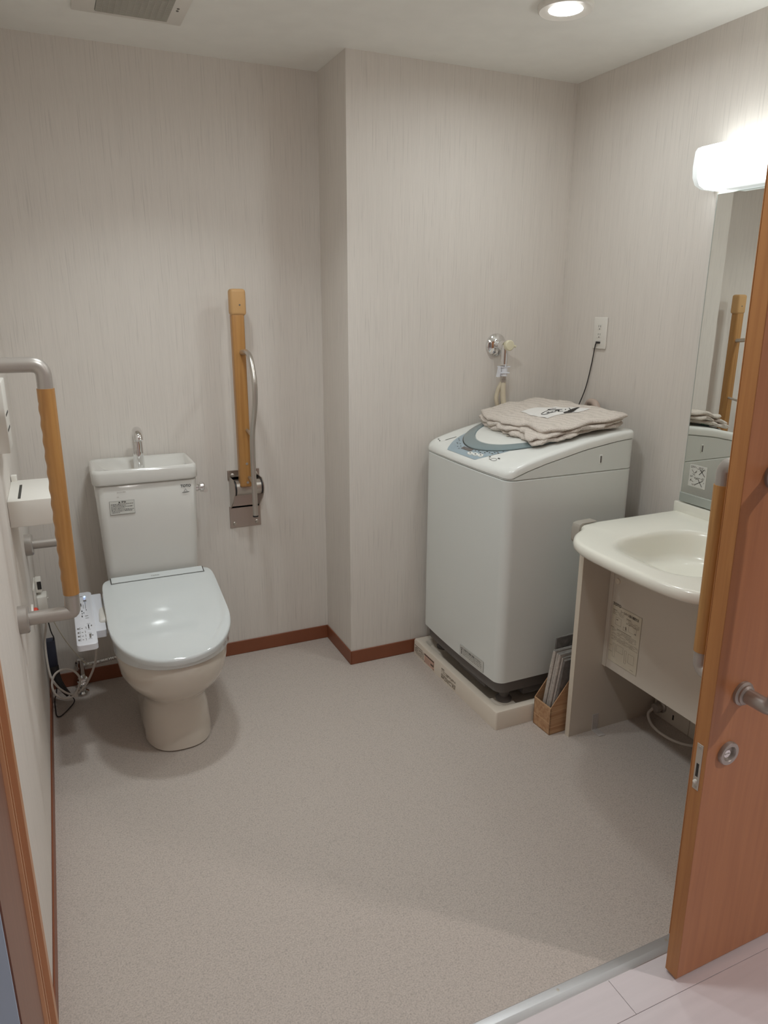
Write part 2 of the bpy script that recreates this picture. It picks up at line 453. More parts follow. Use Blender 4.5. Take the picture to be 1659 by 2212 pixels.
# aluminium threshold with screws
b = MB()
b.prism([(0.985, 0.0), (0.986, 0.0008), (1.001, 0.0052), (1.003, 0.0055), (1.021, 0.0055), (1.0235, 0.003), (1.0235, 0.0)], 0, 0.043, XO, 0)
o = struct('trim_4', b, M_alu, ang=12)
for x in (0.45, 1.066, 1.40, 1.75):
    b = MB(); b.lathe([(0.0, 0.0), (0.0045, 0.0), (0.004, 0.001), (0, 0.0012)], (x, 1.011, 0.0045), 2, 12)
    b.build('screw', M_brushed, o)

# ---------------------------------------------------------------- lights
def downlight(name, label, x, y, power, ceil=H, col=(0.92, 0.985, 1.0), size=0.14, spread=170):
    t = thing(name, label, 'ceiling light', (x, y, ceil-0.012))
    b = MB(); b.lathe([(0.062, 0.0), (0.078, -0.004), (0.083, -0.0005), (0.083, 0.0115), (0.058, 0.0115)], (x, y, ceil-0.012), 2, 48)
    b.build('ring', M_plastic, t)
    b = MB(); b.lathe([(0.0, -0.004), (0.045, -0.002), (0.06, 0.003), (0.06, 0.011), (0, 0.011)], (x, y, ceil-0.012), 2, 48)
    b.build('lens', M_lens, t)
    ld = bpy.data.lights.new('lamp_light', 'AREA'); ld.shape = 'DISK'; ld.size = size; ld.energy = power; ld.color = col
    ld.spread = radians(spread)
    lo = bpy.data.objects.new('lamp_light', ld); COL.objects.link(lo); lo.parent = t; lo.location = (0, 0, -0.008)
    return t
downlight('downlight', 'round white recessed downlight glowing in the ceiling above the washing machine', 1.677, 2.045, P_DOWN_R)
downlight('downlight', 'round ceiling downlight over the open floor near the doorway, out of the photo', 0.68, 1.30, P_DOWN_L)
downlight('downlight', 'round ceiling downlight straight above the toilet, just outside the photo', 0.56, 2.20, P_TOILET, spread=112)
downlight('downlight', 'round hallway downlight outside the sliding door, out of the photo', 2.6, -0.35, P_HALL, col=(1, 0.9, 0.86))
downlight('downlight', 'round hallway downlight behind the viewer, out of the photo', 0.4, -0.8, P_HALL*0.12, col=(1, 0.93, 0.9), size=0.4)

# vanity lamp on the right wall
LY0, LY1 = 1.12, 1.915
t = thing('vanity_lamp', 'long glowing white lamp fixed on the right wall above the mirror', 'lamp', (XW, (LY0+LY1)/2, 1.89))
def lampring(y, s=1.0):
    prof = [(XW-0.004, 2.022), (XW-0.098, 2.026), (XW-0.104, 2.018), (XW-0.108, 1.97), (XW-0.104, 1.935), (XW-0.090, 1.912), (XW-0.066, 1.902), (XW-0.004, 1.900)]
    c = Vector((XW-0.05, 0, 1.962))
    return [Vector((c.x+(px-c.x)*s, y, c.z+(pz-c.z)*s)) for px, pz in prof]
b = MB(); b.loft([lampring(LY0+0.02), lampring(LY1-0.022)], True, True); b.build('cover', M_lamp, t, ang=50)
b = MB(); b.loft([lampring(LY1-0.022, 1.0), lampring(LY1-0.006, 0.985), lampring(LY1, 0.93)]); b.build('end_cap', M_lampend, t, ang=50)
b = MB(); b.loft([lampring(LY0, 0.93), lampring(LY0+0.006, 0.985), lampring(LY0+0.02, 1.0)]); b.build('end_cap', M_lampend, t, ang=50)
b = MB(); b.box((XW-0.075, 1.25, 1.889), (XW-0.01, 1.80, 1.90), 0.004); b.build('bottom_strip', M_lampend, t)

# ---------------------------------------------------------------- ceiling vent
t = thing('ceiling_vent', 'square white exhaust vent with a grey slatted grille in the ceiling', 'vent', (0.488, 2.51, H-0.014))
b = MB(); b.box((0.325, 2.345, H-0.010), (0.65, 2.68, H), 0.003); b.build('frame', M_plastic, t)
b = MB(); b.box((0.39, 2.41, H-0.0105), (0.603, 2.648, H-0.0095)); b.build('backing', M_gap, t)
b = MB()
for k in range(30):
    y = 2.414+k*0.0079
    b.box((0.391, y, H-0.014), (0.602, y+0.0052, H-0.0104), 0.0006, 1)
for k in range(1, 12):
    x = 0.391+k*0.0176
    b.box((x-0.001, 2.412, H-0.0146), (x+0.001, 2.647, H-0.0104))
b.build('grille', M_grill, t)
for y in (2.553, 2.535):
    b = MB(); b.lathe([(0.0, 0.0), (0.004, 0), (0.004, 0.002), (0, 0.002)], (0.62, y, H-0.0115), 2, 16); b.build('sensor', M_inkgrey, t)

# ---------------------------------------------------------------- mirror
t = thing('wall_mirror', 'tall frameless mirror on the right wall above the basin', 'mirror', (XW, 1.5, 0.845))
XM = 2.197; YM = 1.869
b = MB(); b.box((XM+0.0012, 1.13, 0.868), (XW-0.002, YM-0.0012, 1.888), 0.001, 1); b.build('backing', M_mframe, t)
b = MB(); b.box((XM, 1.131, 0.884), (XM+0.0012, YM-0.0008, 1.886)); b.build('glass', M_mirror, t, flat=True)
b = MB(); b.box((XM-0.0008, YM-0.003, 0.884), (XM+0.003, YM, 1.888), 0.0006, 1); b.build('edge_trim', M_mframe, t)
b = MB(); b.box((XM-0.004, 1.13, 0.850), (XW-0.002, YM+0.002, 0.884), 0.002, 1); b.build('bottom_rail', M_mframe, t)
# caution sticker on the glass
b = MB(); b.box((XM-0.0014, 1.764, 0.914), (XM, 1.840, 0.993), 0.0005, 1)
def ms(u0, v0, u1, v1, wd=0.0022):
    p0 = Vector((XM-0.0018, 1.840-0.076*u0, 0.914+0.079*v0)); p1 = Vector((XM-0.0018, 1.840-0.076*u1, 0.914+0.079*v1))
    d = (p1-p0).normalized(); n_ = Vector((0, -d.z, d.y))*wd/2
    b.quad(p0-n_, p1-n_, p1+n_, p0+n_)
b.mi = 1
for q_ in ((.58, .60, .86, .88), (.60, .86, .92, .56), (.42, .12, .84, .36), (.54, .40, .82, .08), (.42, .36, .52, .42)): ms(*q_)
b.mi = 2
random.seed(31)
for v_ in (.93, .89, .85, .48, .44, .40, .12, .08):
    u_ = .08
    while u_ < .9:
        L = random.uniform(.04, .16)
        if random.random() < .7 and not (v_ < .3 and u_ > .4): ms(u_, v_, min(u_+L, .92), v_, .0016)
        u_ += L+.03
for q_ in ((.14, .76, .30, .62), (.30, .62, .44, .70), (.20, .58, .36, .54), (.44, .76, .34, .66), (.10, .30, .30, .22), (.10, .22, .16, .34), (.60, .78, .70, .82), (.70, .82, .78, .74), (.88, .24, .92, .30)): ms(*q_, .0018)
b.build('caution_sticker', [M_sticker, M_ink, M_inkgrey], t, flat=True)

# ================================================================ toilet
TX = 0.432
t = thing('toilet', 'white toilet with closed lid and tall cistern standing against the back wall', 'toilet', (TX, 2.5, 0))
toilet = t
def dring(hx, yb, yf, z, ef=2.15, eb=7.0, n=72, ym=None, xc=TX):
    ym = ym if ym is not None else yf + (yb-yf)*0.46
    out = []
    for k in range(n):
        a = 2*pi*k/n; c, s_ = cos(a), sin(a)
        if s_ < 0: e = ef; ry = ym-yf
        else: e = eb; ry = yb-ym
        x = xc + hx*math.copysign(abs(c)**(2/e), c); y = ym + ry*math.copysign(abs(s_)**(2/e), s_)
        zz = z(x, y) if callable(z) else z
        out.append(Vector((x, y, zz)))
    return out
b = MB()
b.loft([
    dring(0.112, 2.735, 2.345, 0.0, 2.6), dring(0.121, 2.74, 2.325, 0.006, 2.6), dring(0.120, 2.74, 2.327, 0.05, 2.6), dring(0.114, 2.74, 2.338, 0.12, 2.6),
    dring(0.110, 2.74, 2.340, 0.165, 2.5), dring(0.116, 2.745, 2.325, 0.195, 2.4), dring(0.138, 2.75, 2.285, 0.225, 2.3), dring(0.165, 2.75, 2.24, 0.262, 2.2),
    dring(0.182, 2.75, 2.213, 0.300, 2.15), dring(0.189, 2.75, 2.202, 0.345, 2.15), dring(0.190, 2.75, 2.200, 0.388, 2.15), dring(0.180, 2.75, 2.212, 0.396, 2.15)])
b.build('bowl', M_bowl, t, ang=60)
SL = 0.205
def lz(dz): return lambda x, y: 0.432 + (y-2.19)*SL + dz
def lzc(dz): return lambda x, y: 0.432 + (y-2.19)*SL + dz + 0.004*(1-((x-TX)/0.2)**2)
YL = 2.722
b = MB(); b.loft([dring(0.192, YL-0.004, 2.197, 0.3905), dring(0.197, YL-0.003, 2.193, 0.3945), dring(0.197, YL-0.003, 2.193, lz(-0.028)), dring(0.190, YL-0.006, 2.200, lz(-0.024))], True, True)
b.build('seat', M_lid, t, ang=50)
b = MB()
b.loft([dring(0.196, YL-0.002, 2.193, lz(-0.0265), 2.15, 12), dring(0.203, YL, 2.187, lz(-0.024), 2.15, 12), dring(0.206, YL, 2.184, lz(-0.008), 2.15, 12), dring(0.204, YL-0.002, 2.187, lz(-0.002), 2.15, 12),
        dring(0.198, YL-0.006, 2.193, lz(0.0), 2.15, 12), dring(0.165, YL-0.03, 2.225, lz(0.0022), 2.15, 11), dring(0.11, YL-0.09, 2.29, lz(0.0040), 2.15, 9), dring(0.05, YL-0.17, 2.37, lz(0.0050), 2.15, 6), dring(0.01, YL-0.24, 2.44, lz(0.0052), 2.15, 4)])
b.build('lid', M_lid, t, ang=50)
# hinge cover strip at the back of the lid
b = MB()
def onlid(x, y, d): return Vector((x, y, 0.432+(y-2.19)*SL+d+0.0030))
for (xa, xb, ya, yb_) in ((0.262, 0.602, 2.676, 2.6785), (0.2605, 0.2630, 2.676, 2.716), (0.601, 0.6035, 2.676, 2.716)):
    b.quad(onlid(xa, ya, 0.0006), onlid(xb, ya, 0.0006), onlid(xb, yb_, 0.0006), onlid(xa, yb_, 0.0006))
b.build('hinge_gap', M_gap, t, flat=True)
b = MB(); q = [onlid(0.264, 2.680, 0), onlid(0.600, 2.680, 0), onlid(0.600, 2.7165, 0), onlid(0.264, 2.7165, 0)]
b.loft([[v+Vector((0, 0, -0.002)) for v in q], q, [v+Vector((0, 0, 0.0016)) for v in q]]); o = b.build('hinge_cover', M_lid, t)
b = MB(); b.text('TOTO', 0.011, (0.405, 2.690, 0.432+0.5*SL+0.0050), (1, 0, 0), (0, 0.98, SL), 0.0006); b.build('lettering', M_inkgrey, o, flat=True)
# washlet body to the left of the hinge carrying the control panel
b = MB(); b.box((0.203, 2.50, 0.415), (0.236, 2.715, 0.478), 0.012, 3); b.build('seat_side_housing', M_plastic, t)
# control arm
def pz(y): return 0.460 + (y-2.385)*0.125
def panelring(ins, dz, x0=0.1245, x1=0.1895, y0=2.362, y1=2.725):
    pts = rrect(x0+ins, x1-ins, y0+ins, y1-ins, 0.011, 4)
    return [Vector((x, y, pz(y)+dz)) for x, y in pts]
b = MB(); b.loft([panelring(0.004, -0.026), panelring(0.0, -0.023), panelring(0.0, -0.003), panelring(0.003, 0.0)], True, True)
cp = b.build('control_panel', M_plasticblue, t, ang=40)
b = MB(); b.loft([[Vector((x, y, pz(y)+dz)) for x, y in rrect(0.184, 0.222, 2.45, 2.715, 0.006, 4)] for dz in (-0.035, -0.010)])
b.build('panel_arm', M_plasticblue, t, ang=40)
b = MB()
def P3(x, y, d=0.0007): return Vector((x, y, pz(y)+d))
def pr(x0, x1, y0, y1): b.quad(P3(x0, y0), P3(x1, y0), P3(x1, y1), P3(x0, y1))
def br(x, y, h, wdt=0.0012, side=1):
    pr(x, x+wdt, y, y+h)
    pr(x, x+side*0.003, y+h-0.001, y+h) if side > 0 else pr(x-0.002, x+wdt, y+h-0.001, y+h)
random.seed(3)
for i, y in enumerate((2.385, 2.408, 2.432, 2.458)):
    b.mi = 1; pr(0.1305, 0.1355, y+0.003, y+0.013); b.mi = 0 if i == 3 else 1
    br(0.1375, y, 0.015); br(0.1545 if i < 3 else 0.158, y, 0.015, 0.0012, -1)
    b.mi = 1; pr(0.1435, 0.148, y+0.006, y+0.009)
b.mi = 0; pr(0.1655, 0.1685, 2.458, 2.486)
b.mi = 1
b.quad(P3(0.1665, 2.397), P3(0.1705, 2.397), P3(0.1735, 2.424), P3(0.1655, 2.424))
pr(0.1745, 0.178, 2.472, 2.480); pr(0.1745, 0.178, 2.409, 2.416)
for (x, y, ww, hh) in ((0.162, 2.392, .012, .0012), (0.162, 2.430, .012, .0012), (0.162, 2.452, .011, .0012), (0.162, 2.492, .011, .0012)): pr(x, x+ww, y, y+hh)
b.mi = 0
for (x, y, ww, hh) in ((0.150, 2.578, .003, .010), (0.150, 2.562, .003, .006), (0.156, 2.566, .0025, .006), (0.165, 2.584, .002, .008), (0.149, 2.618, .003, .022), (0.149, 2.540, .003, .012)): pr(x, x+ww, y, y+hh)
b.mi = 1
for (x, y, ww, hh) in ((0.164, 2.598, .0015, .05), (0.160, 2.650, .010, .012), (0.160, 2.530, .012, .0015), (0.160, 2.545, .010, .003), (0.150, 2.690, .008, .003), (0.157, 2.60, .0012, .03)): pr(x, x+ww, y, y+hh)
b.build('button_markings', [M_ink, M_inkgrey], cp, flat=True)
b = MB(); b.lathe([(0, 0), (0.0028, 0), (0.0028, 0.0012), (0, 0.0016)], P3(0.1655, 2.688, 0), 2, 12); b.build('indicator_light', M_led, cp)
# cistern
def tring(z, x0, x1, y0, y1, r): return [Vector((x, y, z)) for x, y in rrect(x0, x1, y0, y1, r, 6)]
b = MB(); b.loft([tring(0.40, 0.262, 0.592, 2.745, 2.945, 0.03), tring(0.555, 0.255, 0.595, 2.735, 2.95, 0.03), tring(0.74, 0.248, 0.603, 2.727, 2.955, 0.03), tring(0.893, 0.2435, 0.6085, 2.722, 2.958, 0.03), tring(0.897, 0.247, 0.605, 2.725, 2.955, 0.03)])
tank = b.build('tank', M_porc, t, ang=50)
def ell(cx, cy, rx, ry, z, n=28):
    # same vertex order as rrect with n=6 (4*(6+1) points)
    out = []
    for q in range(4):
        for k in range(7):
            a = q*pi/2 + (pi/2)*(k/6.0)*0.985
            out.append(Vector((cx+rx*cos(a), cy+ry*sin(a), z)))
    return out
b = MB()
X0, X1, Y0t, Y1t = 0.236, 0.612, 2.712, 2.962
b.loft([tring(0.899, X0+0.006, X1-0.006, Y0t+0.006, Y1t-0.006, 0.028), tring(0.901, X0+0.002, X1-0.002, Y0t+0.002, Y1t-0.002, 0.03), tring(0.906, X0, X1, Y0t, Y1t, 0.03), tring(0.942, X0, X1, Y0t, Y1t, 0.03), tring(0.952, X0+0.003, X1-0.003, Y0t+0.003, Y1t-0.003, 0.03), tring(0.955, X0+0.010, X1-0.010, Y0t+0.010, Y1t-0.010, 0.026),
        tring(0.953, X0+0.016, X1-0.016, Y0t+0.016, Y1t-0.022, 0.024), tring(0.948, X0+0.026, X1-0.02, Y0t+0.022, Y1t-0.03, 0.03),
        ell(0.435, 2.83, 0.150, 0.088, 0.938), ell(0.45, 2.828, 0.115, 0.066, 0.922), ell(0.455, 2.826, 0.06, 0.036, 0.914), ell(0.455, 2.826, 0.01, 0.006, 0.912)])
b.build('tank_lid', M_porc, t, ang=60)
# hand-wash spout, a bent flattened pipe
fc = (0.416, 2.86)
path = [Vector((fc[0], fc[1], 0.925)), Vector((fc[0], fc[1], 0.99)), Vector((fc[0], fc[1]+0.002, 1.035)), Vector((fc[0], fc[1]-0.006, 1.062)), Vector((fc[0], fc[1]-0.028, 1.072)), Vector((fc[0], fc[1]-0.052, 1.058)), Vector((fc[0], fc[1]-0.060, 1.042))]
b = MB(); b.tube(path, lambda q: 0.0205-0.004*q, 24, smooth=6); b.build('spout', M_chrome, t)
# flush lever on the right side
b = MB(); b.lathe([(0.016, 0), (0.016, 0.010), (0.012, 0.014), (0.012, 0.018), (0.019, 0.019), (0.020, 0.030), (0.016, 0.034), (0, 0.034)], (0.606, 2.77, 0.850), 0, 24)
b.tube([(0.637, 2.79, 0.848), (0.640, 2.755, 0.845), (0.640, 2.735, 0.842)], lambda q: 0.011-0.003*q, 14)
b.build('flush_lever', M_chrome, t)
# print and caution sticker on the cistern
b = MB()
yf = 2.7208
b.text('TOTO', 0.0135, (0.5445, yf, 0.868), (1, 0, 0), (0, 0, 1), 0.0008, 1.0, 0.0004)
b.tube([(0.562, yf, 0.860), (0.556, yf, 0.850), (0.562, yf, 0.846), (0.568, yf, 0.850), (0.562, yf, 0.860)], 0.0005, 5, smooth=3)
b.quad((0.549, yf-0.001, 0.8455), (0.575, yf-0.001, 0.8475), (0.575, yf-0.001, 0.8495), (0.549, yf-0.001, 0.8475))
b.build('logo_print', M_ink, tank, flat=True)
b = MB(); b.text('SH231BA', 0.008, (0.3155, yf, 0.868), (1, 0, 0), (0, 0, 1), 0.0008); b.text('BK', 0.007, (0.3145, yf, 0.8505), (1, 0, 0), (0, 0, 1), 0.0008)
b.build('model_print', mat('faint_grey_print', srgb(176, 168, 162), 0.6), tank, flat=True)
b = MB(); y_ = 2.7223
b.mi = 0; b.box((0.287, y_, 0.787), (0.374, y_+0.005, 0.8385))
b.mi = 1
for (xa, xb, za, zb) in ((0.287, 0.374, 0.787, 0.7876), (0.287, 0.374, 0.8379, 0.8385), (0.287, 0.2876, 0.787, 0.8385), (0.3734, 0.374, 0.787, 0.8385)):
    b.quad((xa, y_-0.0003, za), (xb, y_-0.0003, za), (xb, y_-0.0003, zb), (xa, y_-0.0003, zb))
b.quad((0.3175, y_-0.0003, 0.8295), (0.3255, y_-0.0003, 0.8295), (0.3216, y_-0.0003, 0.8365), (0.3214, y_-0.0003, 0.8365))
b.text('注意', 0.0085, (0.3285, y_, 0.8295), (1, 0, 0), (0, 0, 1), 0.0004, 1.0, 0.0003)
random.seed(5)
for r_ in range(7):
    z_ = 0.8245-r_*0.0052; x_ = 0.2915
    end = (0.370, 0.345, 0.368, 0.340, 0.370, 0.366, 0.32)[r_]
    while x_ < end:
        L = random.uniform(0.002, 0.007); b.mi = 2 if random.random() < 0.6 else 1
        b.quad((x_, y_-0.0003, z_), (min(x_+L, end), y_-0.0003, z_), (min(x_+L, end), y_-0.0003, z_+0.0022), (x_, y_-0.0003, z_+0.0022)); x_ += L+0.0012
b.build('caution_sticker', [M_sticker, M_ink, M_inkgrey], tank, flat=True)
b = MB(); b.lathe([(0, 0), (0.0085, 0), (0.0075, 0.004), (0, 0.006)], (0.447, 2.3385, 0.052), 1, 20, -1); b.build('base_screw_cap', M_porc, t)

# stop valve and corrugated supply pipe
t = thing('stop_valve', 'chrome water stop valve and corrugated pipe low on the back wall left of the toilet', 'valve', (0.12, YB, 0.02))
b = MB(); b.lathe([(0.022, 0), (0.022, 0.004), (0.010, 0.006), (0.010, 0.05), (0, 0.05)], (0.122, YB-0.005, 0.10), 1, 24, -1)
b.tube([(0.122, 2.93, 0.135), (0.122, 2.93, 0.06)], 0.013, 16); b.build('body', M_chrome, t)
b = MB(); b.lathe([(0.006, 0), (0.020, 0.004), (0.022, 0.016), (0.014, 0.024), (0, 0.025)], (0.122, 2.925, 0.05), 1, 10, -1)
b.tube([(0.122, 2.93, 0.06), (0.122, 2.905, 0.03)], 0.008, 12); b.build('knob', M_chrome, t)
b = MB()
n = 150
pp = catmull([Vector(v) for v in ((0.132, 2.93, 0.107), (0.17, 2.925, 0.112), (0.22, 2.92, 0.118), (0.28, 2.91, 0.14), (0.30, 2.90, 0.25), (0.30, 2.88, 0.42))], 40)
b.tube(pp, lambda q: 0.0085 + 0.0014*sin(q*len(pp)*1.3), 12); b.build('corrugated_pipe', M_chrome, t)
b = MB(); b.lathe([(0, 0), (0.026, 0.0), (0.024, 0.012), (0.012, 0.02), (0.012, 0.034), (0.018, 0.036), (0.018, 0.044), (0, 0.046)], (0.118, 2.885, 0.0), 2, 24)
o = b.build('floor_drain_cap', M_chrome); prop(o, 'chrome capped fitting standing on the floor under the white cord loop', 'floor fitting'); recenter(o)

# ================================================================ left wall things
# L-shaped grab bar
GX, GY = 0.133, 1.96
t = thing('grab_bar', 'silver and oak L-shaped grab bar on the left wall beside the toilet', 'grab bar', (0, GY, 0.7))
b = MB(); b.tube(fillet([(0.002, GY, 1.395), (GX, GY, 1.395), (GX, GY, 1.335)], 0.045, 10), 0.0185, 24)
b.build('top_bend', M_satin, t)
b = MB()
zt, zb = 1.337, 0.795
n = 200
pts = [Vector((GX, GY, zt+(zb-zt)*k/n)) for k in range(n+1)]
rings = []
for k, p_ in enumerate(pts):
    q = k/n; rib = 0.0011*sin(q*n*0.42) if 0.06 < q < 0.94 else 0
    rings.append([p_ + Vector(((0.0205)*cos(a) - (rib if cos(a) < -0.3 else 0)*1.0, 0.0205*sin(a), 0)) for a in [2*pi*j/24 for j in range(24)]])
b.loft(rings); b.build('grip', M_rail, t, ang=60)
b = MB(); b.tube(fillet([(0.002, GY, 0.742), (GX, GY, 0.742), (GX, GY, 0.797)], 0.012, 5), 0.0185, 24); b.build('corner_bend', M_satin, t)
b = MB(); b.tube([(GX-0.004, GY+0.015, 0.745), (GX-0.004, 2.56, 0.745)], 0.017, 20); o = b.build('lower_grip', M_rail, t)
b = MB(); b.tube(fillet([(GX-0.004, 2.555, 0.745), (GX-0.004, 2.61, 0.745), (0.002, 2.61, 0.745)], 0.035, 8), 0.0165, 20); b.build('end_bend', M_satin, t)
for (y, z) in ((GY, 1.395), (GY, 0.742), (2.61, 0.745)):
    b = MB(); b.lathe([(0.0, 0.0), (0.037, 0.0), (0.037, 0.021), (0.033, 0.025), (0, 0.025)], (0, y, z), 0, 40); b.build('wall_flange', M_satin, t)

# white paper-holder box
t = thing('paper_holder_box', 'white box with a slot in its top, on the wall behind the oak grab bar', 'holder', (0, 2.27, 0.94))
b = MB(); b.box((0, 2.135, 0.943), (0.112, 2.40, 1.018), 0.003, 2); b.build('body', M_plastic, t)
b = MB(); b.box((0.026, 2.16, 1.0165), (0.033, 2.33, 1.0186)); b.build('slot', M_gap, t)
b = MB(); b.box((0.002, 2.385, 1.015), (0.018, 2.405, 1.036), 0.002); b.build('tab', M_plastic, t)

# wall unit (seen edge on at the left border)
t = thing('wall_control_box', 'white boxy control unit with dark slots, highest thing on the left wall', 'control unit', (0, 2.3, 1.14))
b = MB(); b.box((0, 2.07, 1.162), (0.031, 2.21, 1.345), 0.003); b.build('housing', M_plastic, t)
b = MB(); b.box((0.0305, 2.09, 1.255), (0.0316, 2.18, 1.261)); b.box((0.0305, 2.09, 1.215), (0.0316, 2.18, 1.221)); b.build('slots', M_gap, t)

# outlet with plugs low on the left wall
t = thing('wall_outlet', 'white wall outlet plate low on the left wall by the toilet', 'outlet', (0, 2.75, 0.42))
b = MB(); b.box((0, 2.66, 0.43), (0.006, 2.80, 0.56), 0.002); b.build('plate', M_plastic, t)
t = thing('power_plug', 'white plug with a black face in the upper socket of the left wall outlet', 'plug', (0.006, 2.76, 0.53))
b = MB(); b.box((0.006, 2.745, 0.517), (0.026, 2.80, 0.563), 0.003); b.build('plug_body', M_plastic, t)
b = MB(); b.box((0.013, 2.742, 0.530), (0.0265, 2.7455, 0.560), 0.001, 1); b.build('black_face', M_black, t)
t = thing('power_adapter', 'boxy white adapter plugged in below the black-faced plug', 'adapter', (0.006, 2.77, 0.42))
b = MB(); b.box((0.006, 2.725, 0.425), (0.040, 2.79, 0.506), 0.004); b.build('housing', M_plastic, t)
b = MB(); b.tube([(0.040, 2.75, 0.49), (0.044, 2.75, 0.49)], 0.003, 10); b.build('button', M_plastic, t)
t = thing('call_button', 'round red call button on the left wall just above the lower metal bend', 'button', (0, 2.52, 0.53))
b = MB(); b.lathe([(0, 0), (0.034, 0), (0.033, 0.006), (0, 0.008)], (0, 2.50, 0.535), 0, 30); b.build('base', M_plastic, t)
b = MB(); b.lathe([(0, 0.006), (0.022, 0.007), (0.021, 0.016), (0.014, 0.020), (0, 0.021)], (0, 2.50, 0.535), 0, 30); b.build('push_button', M_red, t)

# cords
b = MB()
b.tube([(0.030, 2.765, 0.44), (0.022, 2.775, 0.37), (0.010, 2.80, 0.30), (0.008, 2.80, 0.21), (0.014, 2.80, 0.142), (0.036, 2.80, 0.092), (0.066, 2.80, 0.060), (0.095, 2.79, 0.058), (0.133, 2.77, 0.10), (0.172, 2.74, 0.19), (0.186, 2.70, 0.28), (0.196, 2.66, 0.36), (0.2, 2.60, 0.40)], 0.0042, 10, smooth=8)
lp = [(0.114, 2.785, 0.115), (0.100, 2.78, 0.158), (0.066, 2.78, 0.178), (0.030, 2.78, 0.164), (0.014, 2.78, 0.122), (0.022, 2.78, 0.078), (0.053, 2.78, 0.052), (0.090, 2.782, 0.060)]
b.tube(lp, 0.0042, 10, closed=True, smooth=8)
b.box((0.086, 2.775, 0.050), (0.100, 2.80, 0.064), 0.002)
b.build('power_cord', M_whitehose, toilet)
b = MB(); b.tube([(0.036, 2.77, 0.43), (0.05, 2.82, 0.36), (0.077, 2.85, 0.27), (0.118, 2.87, 0.178), (0.147, 2.89, 0.125), (0.165, 2.91, 0.113)], 0.0016, 8, smooth=6)
b.build('ground_wire', M_hose, toilet)
t = thing('dark_adapter', 'dark navy block hanging against the left wall corner above the cord loop', 'adapter', (0.02, 2.86, 0.13))
b = MB(); b.box((0.006, 2.85, 0.15), (0.041, 2.89, 0.272), 0.006); b.build('housing', M_navy, t)
b = MB(); b.tube([(0.024, 2.86, 0.16), (0.030, 2.85, 0.11), (0.046, 2.84, 0.07), (0.066, 2.83, 0.038)], lambda q: 0.019-0.009*q, 12, smooth=5)
b.build('wrapped_cable', M_black, t)
b = MB(); b.tube([(0.028, 2.775, 0.43), (0.034, 2.80, 0.34), (0.040, 2.84, 0.29), (0.036, 2.86, 0.27)], 0.0022, 8, smooth=6)
b.build('lead', M_black, t)
b = MB(); b.tube([(0.028, 2.85, 0.10), (0.022, 2.87, 0.04), (0.012, 2.87, 0.006), (0.014, 2.79, 0.004), (0.018, 2.745, 0.004), (0.032, 2.738, 0.004), (0.060, 2.78, 0.004), (0.083, 2.83, 0.005), (0.078, 2.84, 0.02), (0.068, 2.84, 0.035)], 0.0022, 8, smooth=6)
b.build('floor_lead', M_black, t)

# ================================================================ flip-up rail on the back wall
t = thing('folding_handrail', 'oak folding handrail flipped up against the back wall right of the toilet', 'handrail', (0.845, YB, 0.6))
Yb = YB
b = MB()
b.box((0.776, Yb-0.004, 0.603), (0.912, Yb, 0.70), 0.0015, 1); b.box((0.782, Yb-0.004, 0.69), (0.906, Yb, 0.83), 0.0015, 1); b.box((0.776, Yb-0.004, 0.815), (0.914, Yb, 0.858), 0.0015, 1)
b.build('mounting_plate', M_steel, t)
for xa in (0.781, 0.9035):
    b = MB()
    prof = [(Yb-0.004, 0.69), (Yb-0.02, 0.70), (Yb-0.07, 0.742), (Yb-0.098, 0.772), (Yb-0.104, 0.792), (Yb-0.098, 0.815), (Yb-0.075, 0.832), (Yb-0.004, 0.832)]
    b.prism(prof, 0, xa, xa+0.004, 0.0); b.build('bracket_ear', M_steel, t)
b = MB(); b.tube([(0.788, Yb-0.07, 0.795), (0.902, Yb-0.07, 0.795)], 0.031, 36); b.build('hinge_barrel', M_brushed, t)
for xa in (0.786, 0.897):
    b = MB(); b.tube([(xa, Yb-0.07, 0.795), (xa+0.007, Yb-0.07, 0.795)], 0.0325, 36); b.build('hinge_washer', M_black, t)
b = MB()
yw = Yb-0.092
b.box((0.806, yw-0.022, 0.806), (0.856, yw+0.022, 1.50), 0.009, 4); b.build('rail_arm', M_rail, t, ang=40)
b = MB(); b.box((0.8035, yw-0.026, 1.492), (0.8645, yw+0.026, 1.592), 0.012, 4); cap_ = b.build('end_cap', M_railcap, t, ang=40)
b = MB(); b.lathe([(0, 0), (0.0035, 0), (0.003, 0.0012), (0, 0.0006)], (0.838, yw-0.026, 1.532), 1, 12, -1); b.build('screw', M_inkgrey, cap_)
xr = 0.843
b = MB()
loop = fillet([(xr-0.004, yw-0.015, 1.352), (xr, yw-0.125, 1.362), (xr, yw-0.185, 1.25), (xr, yw-0.175, 1.17), (xr, yw-0.105, 1.04), (xr, yw-0.098, 0.95), (xr, yw-0.098, 0.702)], 0.07, 10)
b.tube(loop, 0.0105, 18); b.build('grip_loop', M_brushed, t)
b = MB(); b.tube([(xr, yw-0.098, 0.7045), (xr, yw-0.098, 0.6985)], 0.0112, 18); b.build('loop_end_cap', M_black, t)
for z in (1.045, 0.848):
    b = MB(); b.tube([(xr, yw-0.018, z), (xr, yw-0.10, z-0.012)], 0.006, 12); b.build('loop_post', M_brushed, t)
for z in (0.905, 0.826):
    b = MB(); b.lathe([(0, 0), (0.0055, 0), (0.005, 0.0015), (0.002, 0.0016), (0, 0.0008)], (0.836, yw-0.022, z), 1, 18, -1); b.build('rail_screw', M_satin, t)
